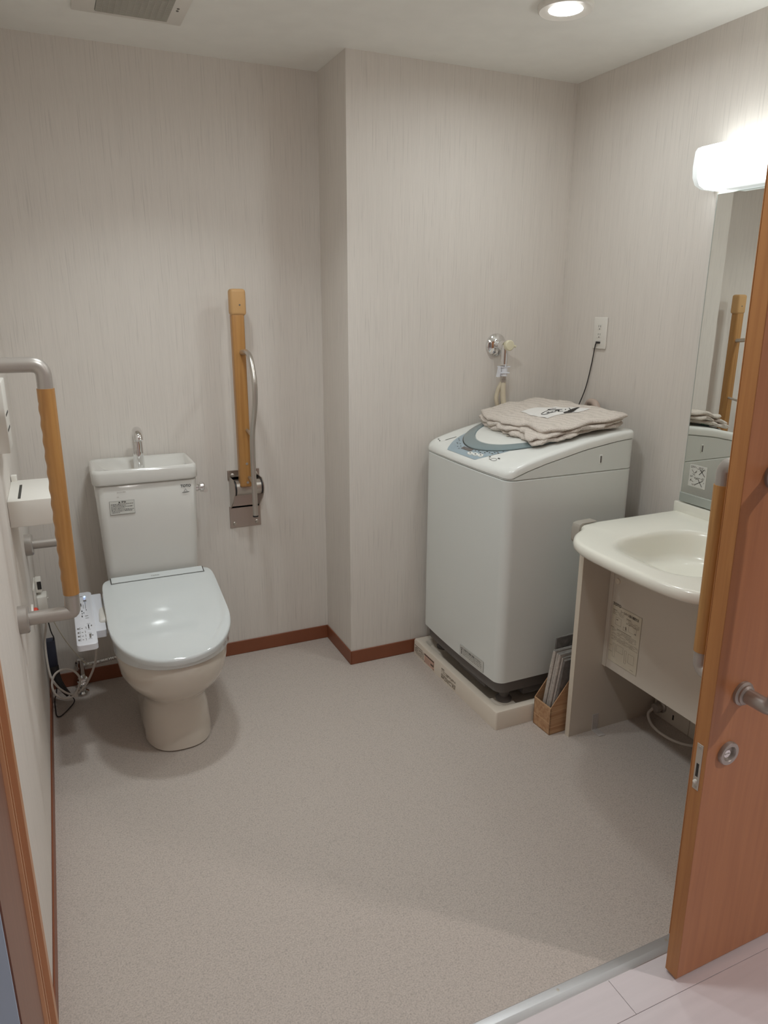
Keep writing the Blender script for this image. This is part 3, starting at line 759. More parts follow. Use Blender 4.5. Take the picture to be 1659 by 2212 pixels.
for (x, z) in ((0.797, 0.836), (0.898, 0.836), (0.796, 0.622), (0.893, 0.622)):
    b = MB(); b.lathe([(0.0085, 0), (0.0085, 0.0025), (0.005, 0.005), (0.0065, 0.005), (0.006, 0.010), (0, 0.012)], (x, Yb-0.004, z), 1, 14, -1); b.build('bolt', M_brushed, t)

# ================================================================ washing machine
# drain pan
t = thing('drain_pan', 'ivory plastic drain pan on the floor under the washing machine', 'drain pan', (1.85, 2.32, 0))
PX0, PX1, PY0, PY1 = 1.5155, 2.19, 1.976, 2.662
def pring(z, i, r): return [Vector((x, y, z)) for x, y in rrect(PX0+i, PX1-i, PY0+i, PY1-i, r, 5)]
b = MB(); b.loft([pring(0.0, 0.0, 0.008), pring(0.066, 0.001, 0.008), pring(0.072, 0.004, 0.007), pring(0.073, 0.008, 0.006), pring(0.073, 0.030, 0.03), pring(0.070, 0.036, 0.035), pring(0.036, 0.050, 0.05), pring(0.030, 0.06, 0.05)])
b.build('tray', M_pan, t, ang=40)
for (x, y) in ((PX0+0.09, PY0+0.09), (PX0+0.09, PY1-0.09), (PX1-0.09, PY0+0.09), (PX1-0.09, PY1-0.09)):
    b = MB(); b.loft([[Vector((x+s_*(0.055 if k == 0 else 0.045)*c1, y+s_*(0.055 if k == 0 else 0.045)*c2, z)) for (c1, c2) in ((1, 1), (-1, 1), (-1, -1), (1, -1)) for s_ in (1,)] for k, z in ((0, 0.030), (1, 0.048))]); b.build('foot_pad', M_pan, t)
xs = PX0-0.0004
def plabel(name, y0, y1, z0, z1, kind):
    b = MB(); b.mi = 0
    b.box((xs-0.0002, y0, z0), (PX0+0.002, y1, z1)) if kind != 2 else None
    X = xs-0.0006
    def R(a0, a1, c0, c1): b.quad((X, a1, c0), (X, a0, c0), (X, a0, c1), (X, a1, c1))
    yy = lambda f: y1+(y0-y1)*f; zz = lambda f: z0+(z1-z0)*f
    random.seed(int(y0*1000))
    if kind == 1:
        b.mi = 1; R(yy(1), yy(0), zz(0.82), zz(1)); R(yy(0.97), yy(0.66), zz(0.28), zz(0.5)); R(yy(0.99), yy(0.96), zz(0.45), zz(0.8)); R(yy(0.06), yy(0.0), zz(0.0), zz(0.12)); R(yy(1), yy(0.9), zz(0.0), zz(0.08))
        b.mi = 2
        for k in range(4): R(yy(random.uniform(.5, .9)), yy(0.1), zz(0.1+k*0.16), zz(0.13+k*0.16))
    else:
        b.mi = 1; R(yy(0.85 if kind == 0 else 0.2), yy(0.0), zz(0.93), zz(1))
        for k in range(9):
            z_ = 0.82-k*0.095; f = 0.0
            while f < 0.97:
                L = random.uniform(0.05, 0.2); b.mi = 2 if random.random() < 0.75 else 1
                if random.random() < 0.85 and not (kind == 2 and k == 3): R(yy(min(f+L, 1)), yy(f), zz(z_-0.05), zz(z_))
                f += L+0.03
    b.build(name, [M_pinkpaper if kind == 1 else M_pan, mat('brown_grey_print', srgb(96, 86, 76), 0.6, var=0.02), mat('pale_brown_print', srgb(156, 146, 132), 0.6, var=0.02)], t, flat=True)
plabel('notice_print', 2.558, 2.645, 0.012, 0.052, 0)
plabel('notice_sticker', 2.463, 2.553, 0.008, 0.050, 1)
plabel('notice_print', 2.276, 2.396, 0.010, 0.055, 2)

t = thing('washing_machine', 'white top-loading washing machine standing in the ivory drain pan', 'washing machine', (1.83, 2.33, 0.05))
washer = t
WX0, WX1, WY0, WY1 = 1.548, 2.108, 2.022, 2.638
def wring(z, ins=0.0, bow=0.012, r=0.035, n=8, zf=None, scale=1.0):
    out = []
    yc = (WY0+WY1)/2; hw = (WY1-WY0)/2
    pts = rrect(WX0+ins, WX1-ins, WY0+ins, WY1-ins, r, n)
    # extra points along straight sides for the bow
    P = []
    m_ = len(pts)
    for i in range(m_):
        a = pts[i]; c = pts[(i+1) % m_]
        P.append(a)
        if math.hypot(a[0]-c[0], a[1]-c[1]) > 0.1:
            for k in range(1, 12): P.append((a[0]+(c[0]-a[0])*k/12, a[1]+(c[1]-a[1])*k/12))
    xm = (WX0+WX1)/2
    for (x, y) in P:
        if x < xm:
            x -= bow*(1-((y-yc)/hw)**2)*min(1, (xm-x)/(xm-WX0))
        x = xm+(x-xm)*scale; y = yc+(y-yc)*scale
        out.append(Vector((x, y, zf(x) if zf else z)))
    return out
b = MB(); b.loft([wring(0.157, 0.006), wring(0.160, 0.001), wring(0.40, 0.0), wring(0.9435, 0.0), wring(0.947, 0.004)]); b.build('cabinet', M_wash, t, ang=40)
ZP = [(1.50, .955), (1.535, .970), (1.56, .986), (1.6, 1.003), (1.7, 1.030), (1.88, 1.069), (2.0, 1.086), (2.06, 1.093), (2.13, 1.094)]
def ztop(x, d=0.0):
    if x <= ZP[0][0]: return ZP[0][1]+d
    for (a, za), (c, zc) in zip(ZP, ZP[1:]):
        if x <= c: return za+(zc-za)*(x-a)/(c-a)+d
    return ZP[-1][1]+d
b = MB()
b.loft([wring(0.9485, 0.003), wring(0.951, 0.0), wring(0, 0.0, zf=lambda x: max(0.953, ztop(x, -0.036))), wring(0, 0.003, zf=lambda x: max(0.9535, ztop(x, -0.0345)))], True, True)
b.build('side_cover', M_wash, t, ang=40)
b = MB()
b.loft([wring(0, 0.003, zf=lambda x: max(0.954, ztop(x, -0.0335))), wring(0, -0.0015, zf=lambda x: max(0.955, ztop(x, -0.031))), wring(0, -0.0015, zf=lambda x: ztop(x, -0.012)), wring(0, 0.002, zf=lambda x: ztop(x, -0.005)), wring(0, 0.009, zf=lambda x: ztop(x, -0.001)), wring(0, 0.022, zf=lambda x: ztop(x, 0))]
       + [wring(0, 0.022, scale=s_, zf=lambda x: ztop(x, 0)) for s_ in (0.9, 0.8, 0.7, 0.6, 0.5, 0.4, 0.3, 0.2, 0.1, 0.02)])
b.build('top_cover', M_washtop, t, ang=50)
# round lid: outer ring and white centre
CX, CY = 1.843, 2.352
def cring(r, d, n=96): return [Vector((CX+r*cos(2*pi*k/n), CY+r*sin(2*pi*k/n), ztop(CX+r*cos(2*pi*k/n), d))) for k in range(n)]
b = MB(); b.loft([cring(0.246, -0.004), cring(0.246, 0.004), cring(0.240, 0.0075), cring(0.202, 0.0085), cring(0.198, 0.004)], False, False); b.build('lid_ring', M_bluering, t, ang=40)
b = MB(); b.loft([cring(0.249, 0.0005), cring(0.2445, 0.0005)], False, False); b.build('lid_gap', M_gap, t)
b = MB(); b.loft([cring(0.199, 0.004), cring(0.197, 0.008)]+[cring(0.19*s_, 0.0085+0.003*(1-s_)) for s_ in (1, .85, .7, .55, .4, .25, .1, .01)], False, True); ml = b.build('lid', M_washtop, t, ang=40)
b = MB(); b.loft([[Vector((1.80+0.075*cos(2*pi*k/40), 2.31+0.03*sin(2*pi*k/40), ztop(1.80+0.075*cos(2*pi*k/40), 0.0122))) for k in range(40)], [Vector((1.80+0.068*cos(2*pi*k/40), 2.31+0.024*sin(2*pi*k/40), ztop(1.80+0.068*cos(2*pi*k/40), 0.0122))) for k in range(40)]], False, True)
b.build('lid_handle_recess', M_clip, ml)
# control panel crescent in front of the ring
b = MB()
N = 40
inner, outer = [], []
ya, yb_ = 2.545, 2.185
for k in range(N+1):
    y = ya+(yb_-ya)*k/N
    xi = CX-math.sqrt(max(0, 0.2495**2-(y-CY)**2))
    q = k/N
    xo = xi-0.088*math.sin(pi*min(1, q*1.0))**0.55 if 0 < k < N else xi
    xo = max(xo, 1.551)
    inner.append((xi, y)); outer.append((xo, y))
rows_ = []
for f in [i/6 for i in range(7)]:
    rows_.append([Vector((o_[0]+(i_[0]-o_[0])*f, o_[1], ztop(o_[0]+(i_[0]-o_[0])*f, 0.0008))) for o_, i_ in zip(outer, inner)])
b.loft(rows_, False, False, closed=False); cpn = b.build('control_panel', M_panelblue, t, ang=60)
def patch(mb, x0, x1, y0, y1, d=0.0016, n=3):
    for i in range(n):
        xa = x0+(x1-x0)*i/n; xb = x0+(x1-x0)*(i+1)/n
        mb.quad((xa, y0, ztop(xa, d)), (xb, y0, ztop(xb, d)), (xb, y1, ztop(xb, d)), (xa, y1, ztop(xa, d)))
b = MB(); patch(b, 1.5775, 1.593, 2.333, 2.405); b.build('display', M_lcd, cpn, flat=True)
b = MB()
for yy_ in (2.318, 2.287, 2.256):
    rr = [Vector((1.569+(2.318-yy_)*0.12+0.008*cos(2*pi*k/20), yy_+0.0165*sin(2*pi*k/20), 0)) for k in range(20)]
    b.loft([[Vector((v.x, v.y, ztop(v.x, 0.0005))) for v in rr], [Vector((v.x, v.y, ztop(v.x, 0.0035))) for v in rr]])
b.build('buttons', M_washtop, cpn)
b = MB(); random.seed(8)
for i in range(7):
    for j in range(3):
        yy_ = 2.312-i*0.019; xx_ = CX-math.sqrt(0.2495**2-(yy_-CY)**2)-0.009-j*0.010
        if xx_ < 1.584: continue
        if random.random() < 0.85:
            b.mi = 0 if random.random() < 0.5 else 1; patch(b, xx_, xx_+0.0045, yy_, yy_+random.uniform(0.006, 0.012), 0.0018, 1)
for i in range(9):
    yy_ = 2.505-i*0.012; xx_ = CX-math.sqrt(0.2495**2-(yy_-CY)**2)-0.030+random.uniform(0, 0.018); b.mi = 0 if i % 3 == 0 else 1
    patch(b, xx_, xx_+0.004, yy_, yy_+0.005, 0.0018, 1)
for yy_ in (2.318, 2.287, 2.256): b.mi = 0; patch(b, 1.567+(2.318-yy_)*0.12, 1.571+(2.318-yy_)*0.12, yy_-0.005, yy_+0.004, 0.0042, 1)
b.mi = 0; patch(b, 1.583, 1.589, 2.203, 2.21, 0.0018, 1); patch(b, 1.590, 1.595, 2.15, 2.163, 0.0018, 1); patch(b, 1.577, 1.581, 2.575, 2.583, 0.0018, 1)
b.mi = 1; patch(b, 1.583, 1.587, 2.595, 2.605, 0.0018, 1); patch(b, 1.574, 1.577, 2.185, 2.195, 0.0018, 1)
b.tube([Vector((1.580+0.008*cos(a), 2.17+0.015*sin(a), ztop(1.58, 0.001)+0.008*cos(a)*0.4)) for a in [2*pi*k/20 for k in range(20)]], 0.0006, 5, closed=True)
b.build('panel_print', [mat('dark_grey_print', srgb(78, 80, 82), 0.6, var=0.02), M_inkgrey], cpn, flat=True)
b = MB()
for i in range(4):
    xa = 1.592+i*0.011
    b.quad((xa, 2.553-i*.0035, ztop(xa, 0.0012)), (xa+0.011, 2.5495-i*.0035, ztop(xa+0.011, 0.0012)), (xa+0.011, 2.5535-i*.0035, ztop(xa+0.011, 0.0012)), (xa, 2.557-i*.0035, ztop(xa, 0.0012)))
b.build('vent_slit', M_gap, t, flat=True)
# side hose slot
b = MB(); b.box((1.9375, WY0-0.0025, 0.978), (1.9515, WY0+0.002, 1.012), 0.006, 3); o = b.build('side_slot', M_washtop, t)
b = MB(); b.box((1.9405, WY0-0.003, 0.982), (1.9485, WY0, 1.008), 0.0035, 3); b.build('slot_hole', M_washgrey, o)
# warning label low on the front
b = MB()
def wx(y): return WX0-0.012*(1-((y-(WY0+WY1)/2)/((WY1-WY0)/2))**2)
ly0, ly1 = 2.115, 2.285
def wq(y0, y1, z0, z1, d=0.0008, n=4):
    for i in range(n):
        a = y1+(y0-y1)*i/n; c = y1+(y0-y1)*(i+1)/n
        b.quad((wx(a)-d, a, z0), (wx(c)-d, c, z0), (wx(c)-d, c, z1), (wx(a)-d, a, z1))
b.mi = 0; wq(ly0, ly1, 0.166, 0.212, 0.0006, 8)
b.mi = 2
wq(ly0, ly1, 0.2115, 0.212); wq(ly0, ly1, 0.166, 0.1665); wq(ly0, ly0+0.001, 0.166, 0.212); wq(ly1-0.001, ly1, 0.166, 0.212)
b.mi = 1
b.text('必ずこの足を下に確実に設置してください', 0.0098, (wx(2.277)-0.0002, 2.277, 0.1985), (wx(2.12)-wx(2.277), -0.157, 0), (0, 0, 1), 0.0024, 0.78, 0.0001)
random.seed(4)
for r_, z_ in enumerate((0.191, 0.184, 0.177)):
    b.mi = 1; wq(2.268, 2.276, z_, z_+0.004, 0.0011, 1)
    y_ = 2.262
    while y_ > ly0+0.02:
        L = random.uniform(0.006, 0.02); b.mi = 2; wq(max(y_-L, ly0+0.01), y_, z_, z_+0.0028, 0.0011, 1); y_ -= L+0.003
b.build('warning_label', [M_sticker, M_ink, mat('light_grey_print', srgb(150, 148, 142), 0.6, var=0.02)], t, flat=True)
# grey plinth and feet
b = MB(); b.loft([wring(0.103, 0.03), wring(0.108, 0.018), wring(0.158, 0.014)]); b.build('plinth', M_washgrey, t, ang=40)
for (x, y) in ((WX0+0.075, WY0+0.065), (WX0+0.075, WY1-0.065), (WX1-0.075, WY0+0.065), (WX1-0.075, WY1-0.065)):
    b = MB(); b.lathe([(0.0, 0.0), (0.030, 0.0), (0.032, 0.008), (0.026, 0.014), (0.018, 0.018), (0.020, 0.03), (0.034, 0.058), (0, 0.058)], (x, y, 0.048), 2, 24); b.build('foot', M_washgrey, t)
b = MB(); b.box((WX0+0.14, WY0+0.03, 0.07), (WX1-0.05, WY1-0.03, 0.104), 0.006); b.box((WX0+0.02, WY0+0.12, 0.082), (WX0+0.12, WY0+0.32, 0.104), 0.006); b.build('base_frame', M_washgrey, t)
# drain hose elbow behind the machine
b = MB(); b.tube([(2.165, 2.30, 0.95), (2.168, 2.31, 1.08), (2.172, 2.33, 1.135), (2.180, 2.37, 1.150), (2.190, 2.41, 1.12), (2.195, 2.42, 0.95)], 0.014, 14, smooth=6)
b.build('drain_hose', M_pink, t)

# ---------------------------------------------------------------- folded net bags on the lid
def net_bag(name, label, outline, base, th, seed, amp=0.0035, ruf=1.0, group='folded laundry nets on the washing machine'):
    random.seed(seed)
    P = catmull([Vector((x, y, 0)) for x, y in outline], 9, True)
    n = len(P); c = sum(P, Vector())/n
    ph = [random.uniform(0, 6.28) for _ in range(6)]
    def wob(p, k): return sin(p.x*46+ph[0]+k)*0.5+sin(p.y*38+ph[1])*0.5+sin((p.x+p.y)*90+ph[2])*0.22
    rings = []
    for (ins, h) in ((0.010, 0.0), (0.003, th*0.2), (0.0, th*0.45), (0.0015, th*0.62), (0.004, th*0.85), (0.010, th)):
        r = []
        for i, p in enumerate(P):
            d = (c-p).normalized(); e = (0.0045*sin(i*0.55+ph[3])+0.003*sin(i*1.3+ph[4])+0.0018*sin(i*2.9+h*300))*ruf
            q = p + d*(ins+e)
            r.append(Vector((q.x, q.y, ztop(q.x, 0.009)+base+h+amp*(wob(q, 0)+0.55*sin(i*0.8+ph[5])*ruf)*(0.3 if h == 0 else 1))))
        rings.append(r)
    for s_ in (0.86, 0.72, 0.58, 0.44, 0.3, 0.16, 0.04):
        r = []
        for i, p in enumerate(P):
            q = c+(p-c)*s_
            r.append(Vector((q.x, q.y, ztop(q.x, 0.009)+base+th+0.002+amp*wob(q, 0))))
        rings.append(r)
    b = MB(); b.loft(rings)
    return b, c
lay = [
 ([(1.755, 2.50), (1.80, 2.605), (1.95, 2.60), (2.07, 2.52), (2.085, 2.30), (2.085, 2.075), (1.93, 2.065), (1.80, 2.075), (1.715, 2.115), (1.735, 2.25), (1.735, 2.38)], 0.002, 0.014, 11, 'bottom folded laundry net of the pile on the washing machine, ruffled at its front edge'),
 ([(1.745, 2.49), (1.79, 2.60), (1.94, 2.605), (2.09, 2.53), (2.095, 2.28), (2.075, 2.06), (1.90, 2.055), (1.775, 2.09), (1.705, 2.13), (1.745, 2.25), (1.73, 2.38)], 0.018, 0.013, 12, 'middle folded laundry net of the pile, between the tagged top net and the bottom net'),
 ([(1.750, 2.50), (1.80, 2.61), (1.95, 2.60), (2.08, 2.54), (2.10, 2.32), (2.075, 2.05), (1.92, 2.055), (1.77, 2.095), (1.765, 2.23), (1.745, 2.38)], 0.033, 0.015, 13, 'top folded beige laundry net with a white name patch, on the washing machine'),
]
for i, (ol, bz, th, sd, lb) in enumerate(lay):
    b, c = net_bag('laundry_net', lb, ol, bz, th, sd, 0.0036 if i < 2 else 0.0045, 1.6 if i < 2 else 0.8)
    if i < 2:
        o = b.build('laundry_net', M_net, None, ang=80); prop(o, lb, 'laundry net', 'folded laundry nets on the washing machine'); recenter(o)
    else:
        t = thing('laundry_net', lb, 'laundry net', (1.93, 2.3, 1.09), 'folded laundry nets on the washing machine')
        b.build('folded_net', M_net, t, ang=80)
        ph_seed = sd; random.seed(sd); ph = [random.uniform(0, 6.28) for _ in range(6)]
        def zn(x, y): return ztop(x, 0.009)+bz+th+0.002+0.0045*(sin(x*46+ph[0])*0.5+sin(y*38+ph[1])*0.5+sin((x+y)*90+ph[2])*0.22)+0.0014
        A, B_, C_, D_ = Vector((1.853, 2.41)), Vector((1.99, 2.36)), Vector((2.03, 2.20)), Vector((1.848, 2.225))
        def tg(u, v, d=0.0):
            p = (A*(1-u)+B_*u)*(1-v)+(D_*(1-u)+C_*u)*v
            return Vector((p.x, p.y, zn(p.x, p.y)+d))
        # u: away from front, v: leftwards->rightwards ; patch
        b = MB(); K = 10
        for iu in range(K):
            for iv in range(K):
                b.quad(tg(iu/K, iv/K), tg(iu/K, (iv+1)/K), tg((iu+1)/K, (iv+1)/K), tg((iu+1)/K, iv/K))
        b.build('name_patch', M_cloth, t, ang=80)
        b = MB()
        def stroke(pts, r=0.0014): b.tube([tg(u, v, 0.0006) for u, v in pts], r, 6, smooth=3)
        for s_ in ([(.80, .22), (.55, .26), (.58, .34)], [(.78, .44), (.46, .36)], [(.82, .50), (.70, .62)], [(.70, .42), (.50, .56), (.56, .62)], [(.92, .48), (.80, .66)], [(.52, .66), (.44, .72), (.52, .78)],
                   [(.40, .44), (.28, .48), (.14, .58), (.12, .70), (.22, .74)], [(.34, .56), (.26, .60), (.30, .66), (.40, .62)], [(.42, .70), (.34, .74), (.16, .74)]):
            stroke(s_)
        b.mi = 0
        for iu in range(14):
            v0 = .62+.024*iu; uu = .93-.035*iu
            for (a0, c0) in ((0, 0), (0.03, 0.01)):
                p_ = [tg(uu-0.07+a0+0.02*sin(iu*2), v0+c0, 0.001), tg(uu-0.09+a0, v0+0.05+c0, 0.001), tg(uu+0.07+a0, v0+0.05+c0, 0.001), tg(uu+0.05+a0+0.03*sin(iu*3), v0+c0, 0.001)]
                b.quad(*p_)
        b.build('marker_writing', M_ink, t, flat=True)
b = MB(); b.tube([(1.80, 2.135, ztop(1.80, 0.0105)), (1.84, 2.10, ztop(1.84, 0.0105)), (1.89, 2.088, ztop(1.89, 0.0105))], 0.004, 8, smooth=4)
o = b.build('cloth_loop', M_green); prop(o, 'dark green strip peeking out under the front of the laundry nets', 'strip'); recenter(o)

# ---------------------------------------------------------------- wash tap on the chase wall
TXp, TZ = 1.891, 1.371
t = thing('washer_tap', 'chrome washing machine tap with cream handle on the wall above the machine', 'tap', (TXp, YC, TZ))
b = MB(); b.lathe([(0.0, 0.0), (0.0485, 0.0), (0.0485, 0.006), (0.044, 0.013), (0.026, 0.020), (0.021, 0.022), (0, 0.022)], (TXp, YC, TZ), 1, 48, -1); b.build('flange', M_chrome, t, ang=60)
b = MB(); b.tube([(TXp, YC-0.018, TZ), (TXp, YC-0.075, TZ)], 0.016, 24); b.lathe([(0, -0.02), (0.014, -0.016), (0.020, -0.006), (0.020, 0.006), (0.014, 0.016), (0, 0.02)], (TXp, YC-0.048, TZ), 1, 24)
b.tube([(TXp, YC-0.072, TZ+0.004), (TXp, YC-0.072, TZ-0.075)], 0.0145, 24); b.build('body', M_chrome, t)
b = MB(); b.lathe([(0.010, 0.0), (0.010, 0.006), (0.021, 0.008), (0.022, 0.022), (0.018, 0.026), (0, 0.027)], (TXp, YC-0.086, TZ+0.003), 1, 28, -1)
b.tube([(TXp+0.016, YC-0.104, TZ+0.002), (TXp+0.032, YC-0.104, TZ-0.002)], 0.0055, 10); b.build('handle', M_cream, t)
yc_ = YC-0.072
b = MB(); b.tube([(TXp+0.0, yc_-0.012, TZ-0.03), (TXp, yc_-0.012, TZ-0.09)], 0.003, 8)
b.box((TXp-0.022, yc_-0.018, TZ-0.088), (TXp+0.022, yc_+0.018, TZ-0.084), 0.001, 1)
b.tube([(TXp, yc_, TZ-0.084), (TXp, yc_, TZ-0.125)], 0.0165, 24)
b.box((TXp-0.019, yc_-0.019, TZ-0.114), (TXp+0.019, yc_+0.019, TZ-0.108), 0.001, 1)
b.prism([(TXp-0.019, TZ-0.086), (TXp-0.024, TZ-0.086), (TXp-0.032, TZ-0.128), (TXp-0.022, TZ-0.128), (TXp-0.017, TZ-0.10)], 1, yc_-0.008, yc_+0.008); b.build('hose_coupling', M_plasticblue, t)
b = MB(); b.tube([(TXp, yc_, TZ-0.125), (TXp, yc_, TZ-0.135)], 0.012, 20); b.tube([(TXp, yc_, TZ-0.137), (TXp, yc_, TZ-0.153)], 0.0125, 6); b.build('hose_nut', M_brushed, t)
b = MB(); b.tube([(TXp, yc_, TZ-0.150), (TXp+0.002, yc_, TZ-0.20), (TXp+0.014, yc_, TZ-0.26), (TXp+0.06, yc_+0.01, TZ-0.33), (TXp+0.12, yc_+0.02, TZ-0.36)], 0.0115, 14, smooth=6)
b.build('supply_hose', M_hose, t)
# twisted return of the hose
b = MB(); b.tube([(TXp-0.003, yc_+0.004, TZ-0.150), (TXp-0.016, yc_+0.014, TZ-0.19), (TXp-0.014, yc_+0.02, TZ-0.24), (TXp+0.04, yc_+0.03, TZ-0.34)], 0.009, 12, smooth=6)
o = None
b.build('return_hose', M_hose, t)

# ---------------------------------------------------------------- right wall outlet with cord
t = thing('wall_outlet', 'white double socket plate on the right wall near the corner', 'outlet', (XW, 2.408, 1.363))
b = MB(); b.box((XW-0.008, 2.368, 1.362), (XW, 2.447, 1.489), 0.006, 3); pl = b.build('plate', M_plastic, t)
X_ = XW-0.0085
b = MB(); b.mi = 0
for zc in (1.450, 1.418, 1.388):
    b.box((X_-0.0006, 2.395, zc-0.011), (X_+0.001, 2.420, zc+0.011), 0.0005, 1)
b.mi = 1
for zc in (1.453, 1.421):
    for y in (2.413, 2.402): b.box((X_-0.001, y-0.0008, zc-0.004), (X_, y+0.0008, zc+0.004))
    b.box((X_-0.001, 2.4055, zc-0.013), (X_, 2.4095, zc-0.009))
b.build('sockets', [M_plastic, M_ink], pl, flat=True)
b = MB(); b.box((XW-0.016, 2.396, 1.384), (XW-0.009, 2.419, 1.392), 0.002)
b.tube([(XW-0.014, 2.415, 1.386), (XW-0.013, 2.422, 1.372), (XW-0.008, 2.440, 1.30), (XW-0.010, 2.462, 1.20), (XW-0.020, 2.487, 1.12), (XW-0.04, 2.51, 1.03)], 0.0022, 8, smooth=8)
b.build('power_cord', M_black, washer)

# ================================================================ vanity
t = thing('vanity_basin', 'ivory wash basin counter with a beige side panel and apron on the right wall', 'washbasin', (2.0, 1.5, 0))
ZT = 0.81
half = [(2.205, 1.89), (1.80, 1.89), (1.765, 1.886), (1.748, 1.868), (1.728, 1.842), (1.695, 1.822), (1.662, 1.797), (1.632, 1.760), (1.612, 1.710), (1.602, 1.640), (1.599, 1.56), (1.599, 1.515)]
other = [(x, 2*1.515-y) for x, y in reversed(half[:-1])]
curve = catmull([Vector((x, y, 0)) for x, y in half[1:] + other[:-1]], 5)
outl = [Vector((half[0][0], half[0][1], 0))] + curve + [Vector((other[-1][0], other[-1][1], 0))]
def oring(z, ins):
    c = Vector((1.95, 1.515, 0)); out = []
    n = len(outl)
    for i, p in enumerate(outl):
        a = outl[(i-1) % n]; d = outl[(i+1) % n]
        tn = (d-a).normalized(); nn = Vector((tn.y, -tn.x, 0))
        if nn.dot(c-p) < 0: nn = -nn
        q = p+nn*ins
        if p.x > 2.2: q = Vector((p.x, p.y + (ins if p.y < 1.5 else -ins), 0))
        out.append(Vector((q.x, q.y, z)))
    return out
def resample(P, n):
    L = [0.0]
    for i in range(len(P)): L.append(L[-1] + (P[(i+1) % len(P)]-P[i]).length)
    out = []; j = 0
    for k in range(n):
        d = L[-1]*k/n
        while L[j+1] < d: j += 1
        q = (d-L[j])/max(1e-9, L[j+1]-L[j]); out.append(P[j].lerp(P[(j+1) % len(P)], q))
    return out
outl = resample(outl, 140)
n_o = len(outl)
def bring(k_, dep, cx=1.905, cy=1.515, e=2.7):
    # basin opening: deep towards the wall, running out shallow towards the user
    out = []
    for p in outl:
        a = math.atan2(p.y-cy, p.x-cx); c_, s_ = cos(a), sin(a)
        rx = (0.20 if c_ > 0 else 0.262)*k_; ry = 0.205*k_
        k = (abs(c_/rx)**e+abs(s_/ry)**e)**(-1/e)
        x, y = cx+0.02*(1-k_)+k*c_, cy+k*s_
        f = min(1, max(0, (x-1.645)/0.27)); f = f*f*(3-2*f)
        out.append(Vector((x, y, ZT-dep*f)))
    return out
b = MB()
def under(k_, dep, dz): return [Vector((v.x, v.y, v.z-dz)) for v in bring(k_, dep)]
b.loft([under(0.04, 0.122, 0.012), under(0.5, 0.116, 0.012), under(0.90, 0.10, 0.012), under(1.0, 0.03, 0.040), oring(ZT-0.041, 0.060), oring(ZT-0.040, 0.020), oring(ZT-0.038, 0.010), oring(ZT-0.030, 0.002), oring(ZT-0.018, 0.0), oring(ZT-0.006, 0.003), oring(ZT-0.001, 0.010), oring(ZT, 0.018),
        bring(1.0, 0.0005), bring(0.965, 0.004), bring(0.93, 0.018), bring(0.90, 0.045), bring(0.87, 0.075), bring(0.82, 0.095), bring(0.70, 0.106), bring(0.55, 0.112), bring(0.4, 0.116), bring(0.25, 0.119), bring(0.12, 0.121), bring(0.04, 0.122)])
b.build('counter', M_counter, t, ang=60)
b = MB(); b.box((2.19, 1.14, ZT-0.03), (XW-0.0005, 1.889, ZT+0.036), 0.004, 2); b.build('backsplash', M_counter, t)
b = MB(); b.lathe([(0, 0), (0.02, 0), (0.022, 0.003), (0, 0.004)], (1.925, 1.515, ZT-0.123), 2, 24); b.build('drain', M_chrome, t)
# basin tap, mostly hidden behind the door
b = MB(); b.lathe([(0.026, 0), (0.024, 0.02), (0.018, 0.05), (0.018, 0.09), (0, 0.095)], (2.145, 1.50, ZT), 2, 24); b.tube([(2.145, 1.50, ZT+0.07), (2.05, 1.50, ZT+0.10), (2.01, 1.50, ZT+0.085)], 0.012, 14, smooth=5); b.build('faucet', M_chrome, t)
for yy_, nm in ((1.831, 'side_panel'), (1.175, 'side_panel')):
    b = MB(); b.box((1.7435, yy_, 0), (XW-0.006, yy_+0.022, ZT-0.036)); sp = b.build(nm, M_vpanel, t)
    b = MB(); b.box((1.742, yy_-0.0002, 0), (1.7437, yy_+0.0222, ZT-0.037)); b.build('edge_band', M_vedge, sp)
b = MB(); b.box((1.870, 1.198, 0.272), (1.885, 1.8305, 0.672), 0.001, 1); b.build('knee_panel', M_vpanel, t)
b = MB(); b.box((1.866, 1.812, 0.272), (1.871, 1.8305, 0.672), 0.001, 1); b.build('knee_panel_border', M_vpanel, t)
b = MB(); b.lathe([(0, 0), (0.0115, 0), (0.0105, 0.004), (0, 0.006)], (1.870, 1.793, 0.612), 0, 24, -1); b.build('screw_cap', M_vedge, t)
# instruction sheet on the knee panel
b = MB(); X_ = 1.8695
SY1, SY0, SZ0, SZ1 = 1.806, 1.664, 0.306, 0.524
def sq(u0, u1, v0, v1, d=0.0006):
    ya = SY1+(SY0-SY1)*u0; yb2 = SY1+(SY0-SY1)*u1; za = SZ0+(SZ1-SZ0)*v0; zb2 = SZ0+(SZ1-SZ0)*v1
    b.quad((X_-d, ya, za), (X_-d, yb2, za), (X_-d, yb2, zb2), (X_-d, ya, zb2))
b.mi = 0; sq(0, 1, 0, 1, 0.0002)
b.mi = 2
for q_ in ((0, 1, 0, .004), (0, 1, .996, 1), (0, .006, 0, 1), (.994, 1, 0, 1)): sq(*q_)
b.mi = 1
b.text('TOTO', 0.0155, (X_, SY1-0.001, SZ1-0.004), (0, -1, 0), (0, 0, 1), 0.0007, 0.9, 0.0003)
b.text('ニースペース部の着脱方法', 0.0115, (X_, SY1-0.040, SZ1-0.020), (0, -1, 0), (0, 0, 1), 0.0007, 0.64, 0.00025)
random.seed(9)
def para(u0, u1, v, rows, dv=0.017, dens=0.8):
    for r_ in range(rows):
        u = u0
        while u < u1:
            L = random.uniform(0.02, 0.09)
            b.mi = 2
            if random.random() < dens: sq(u, min(u+L, u1), v-r_*dv, v-r_*dv+0.007)
            u += L+0.012
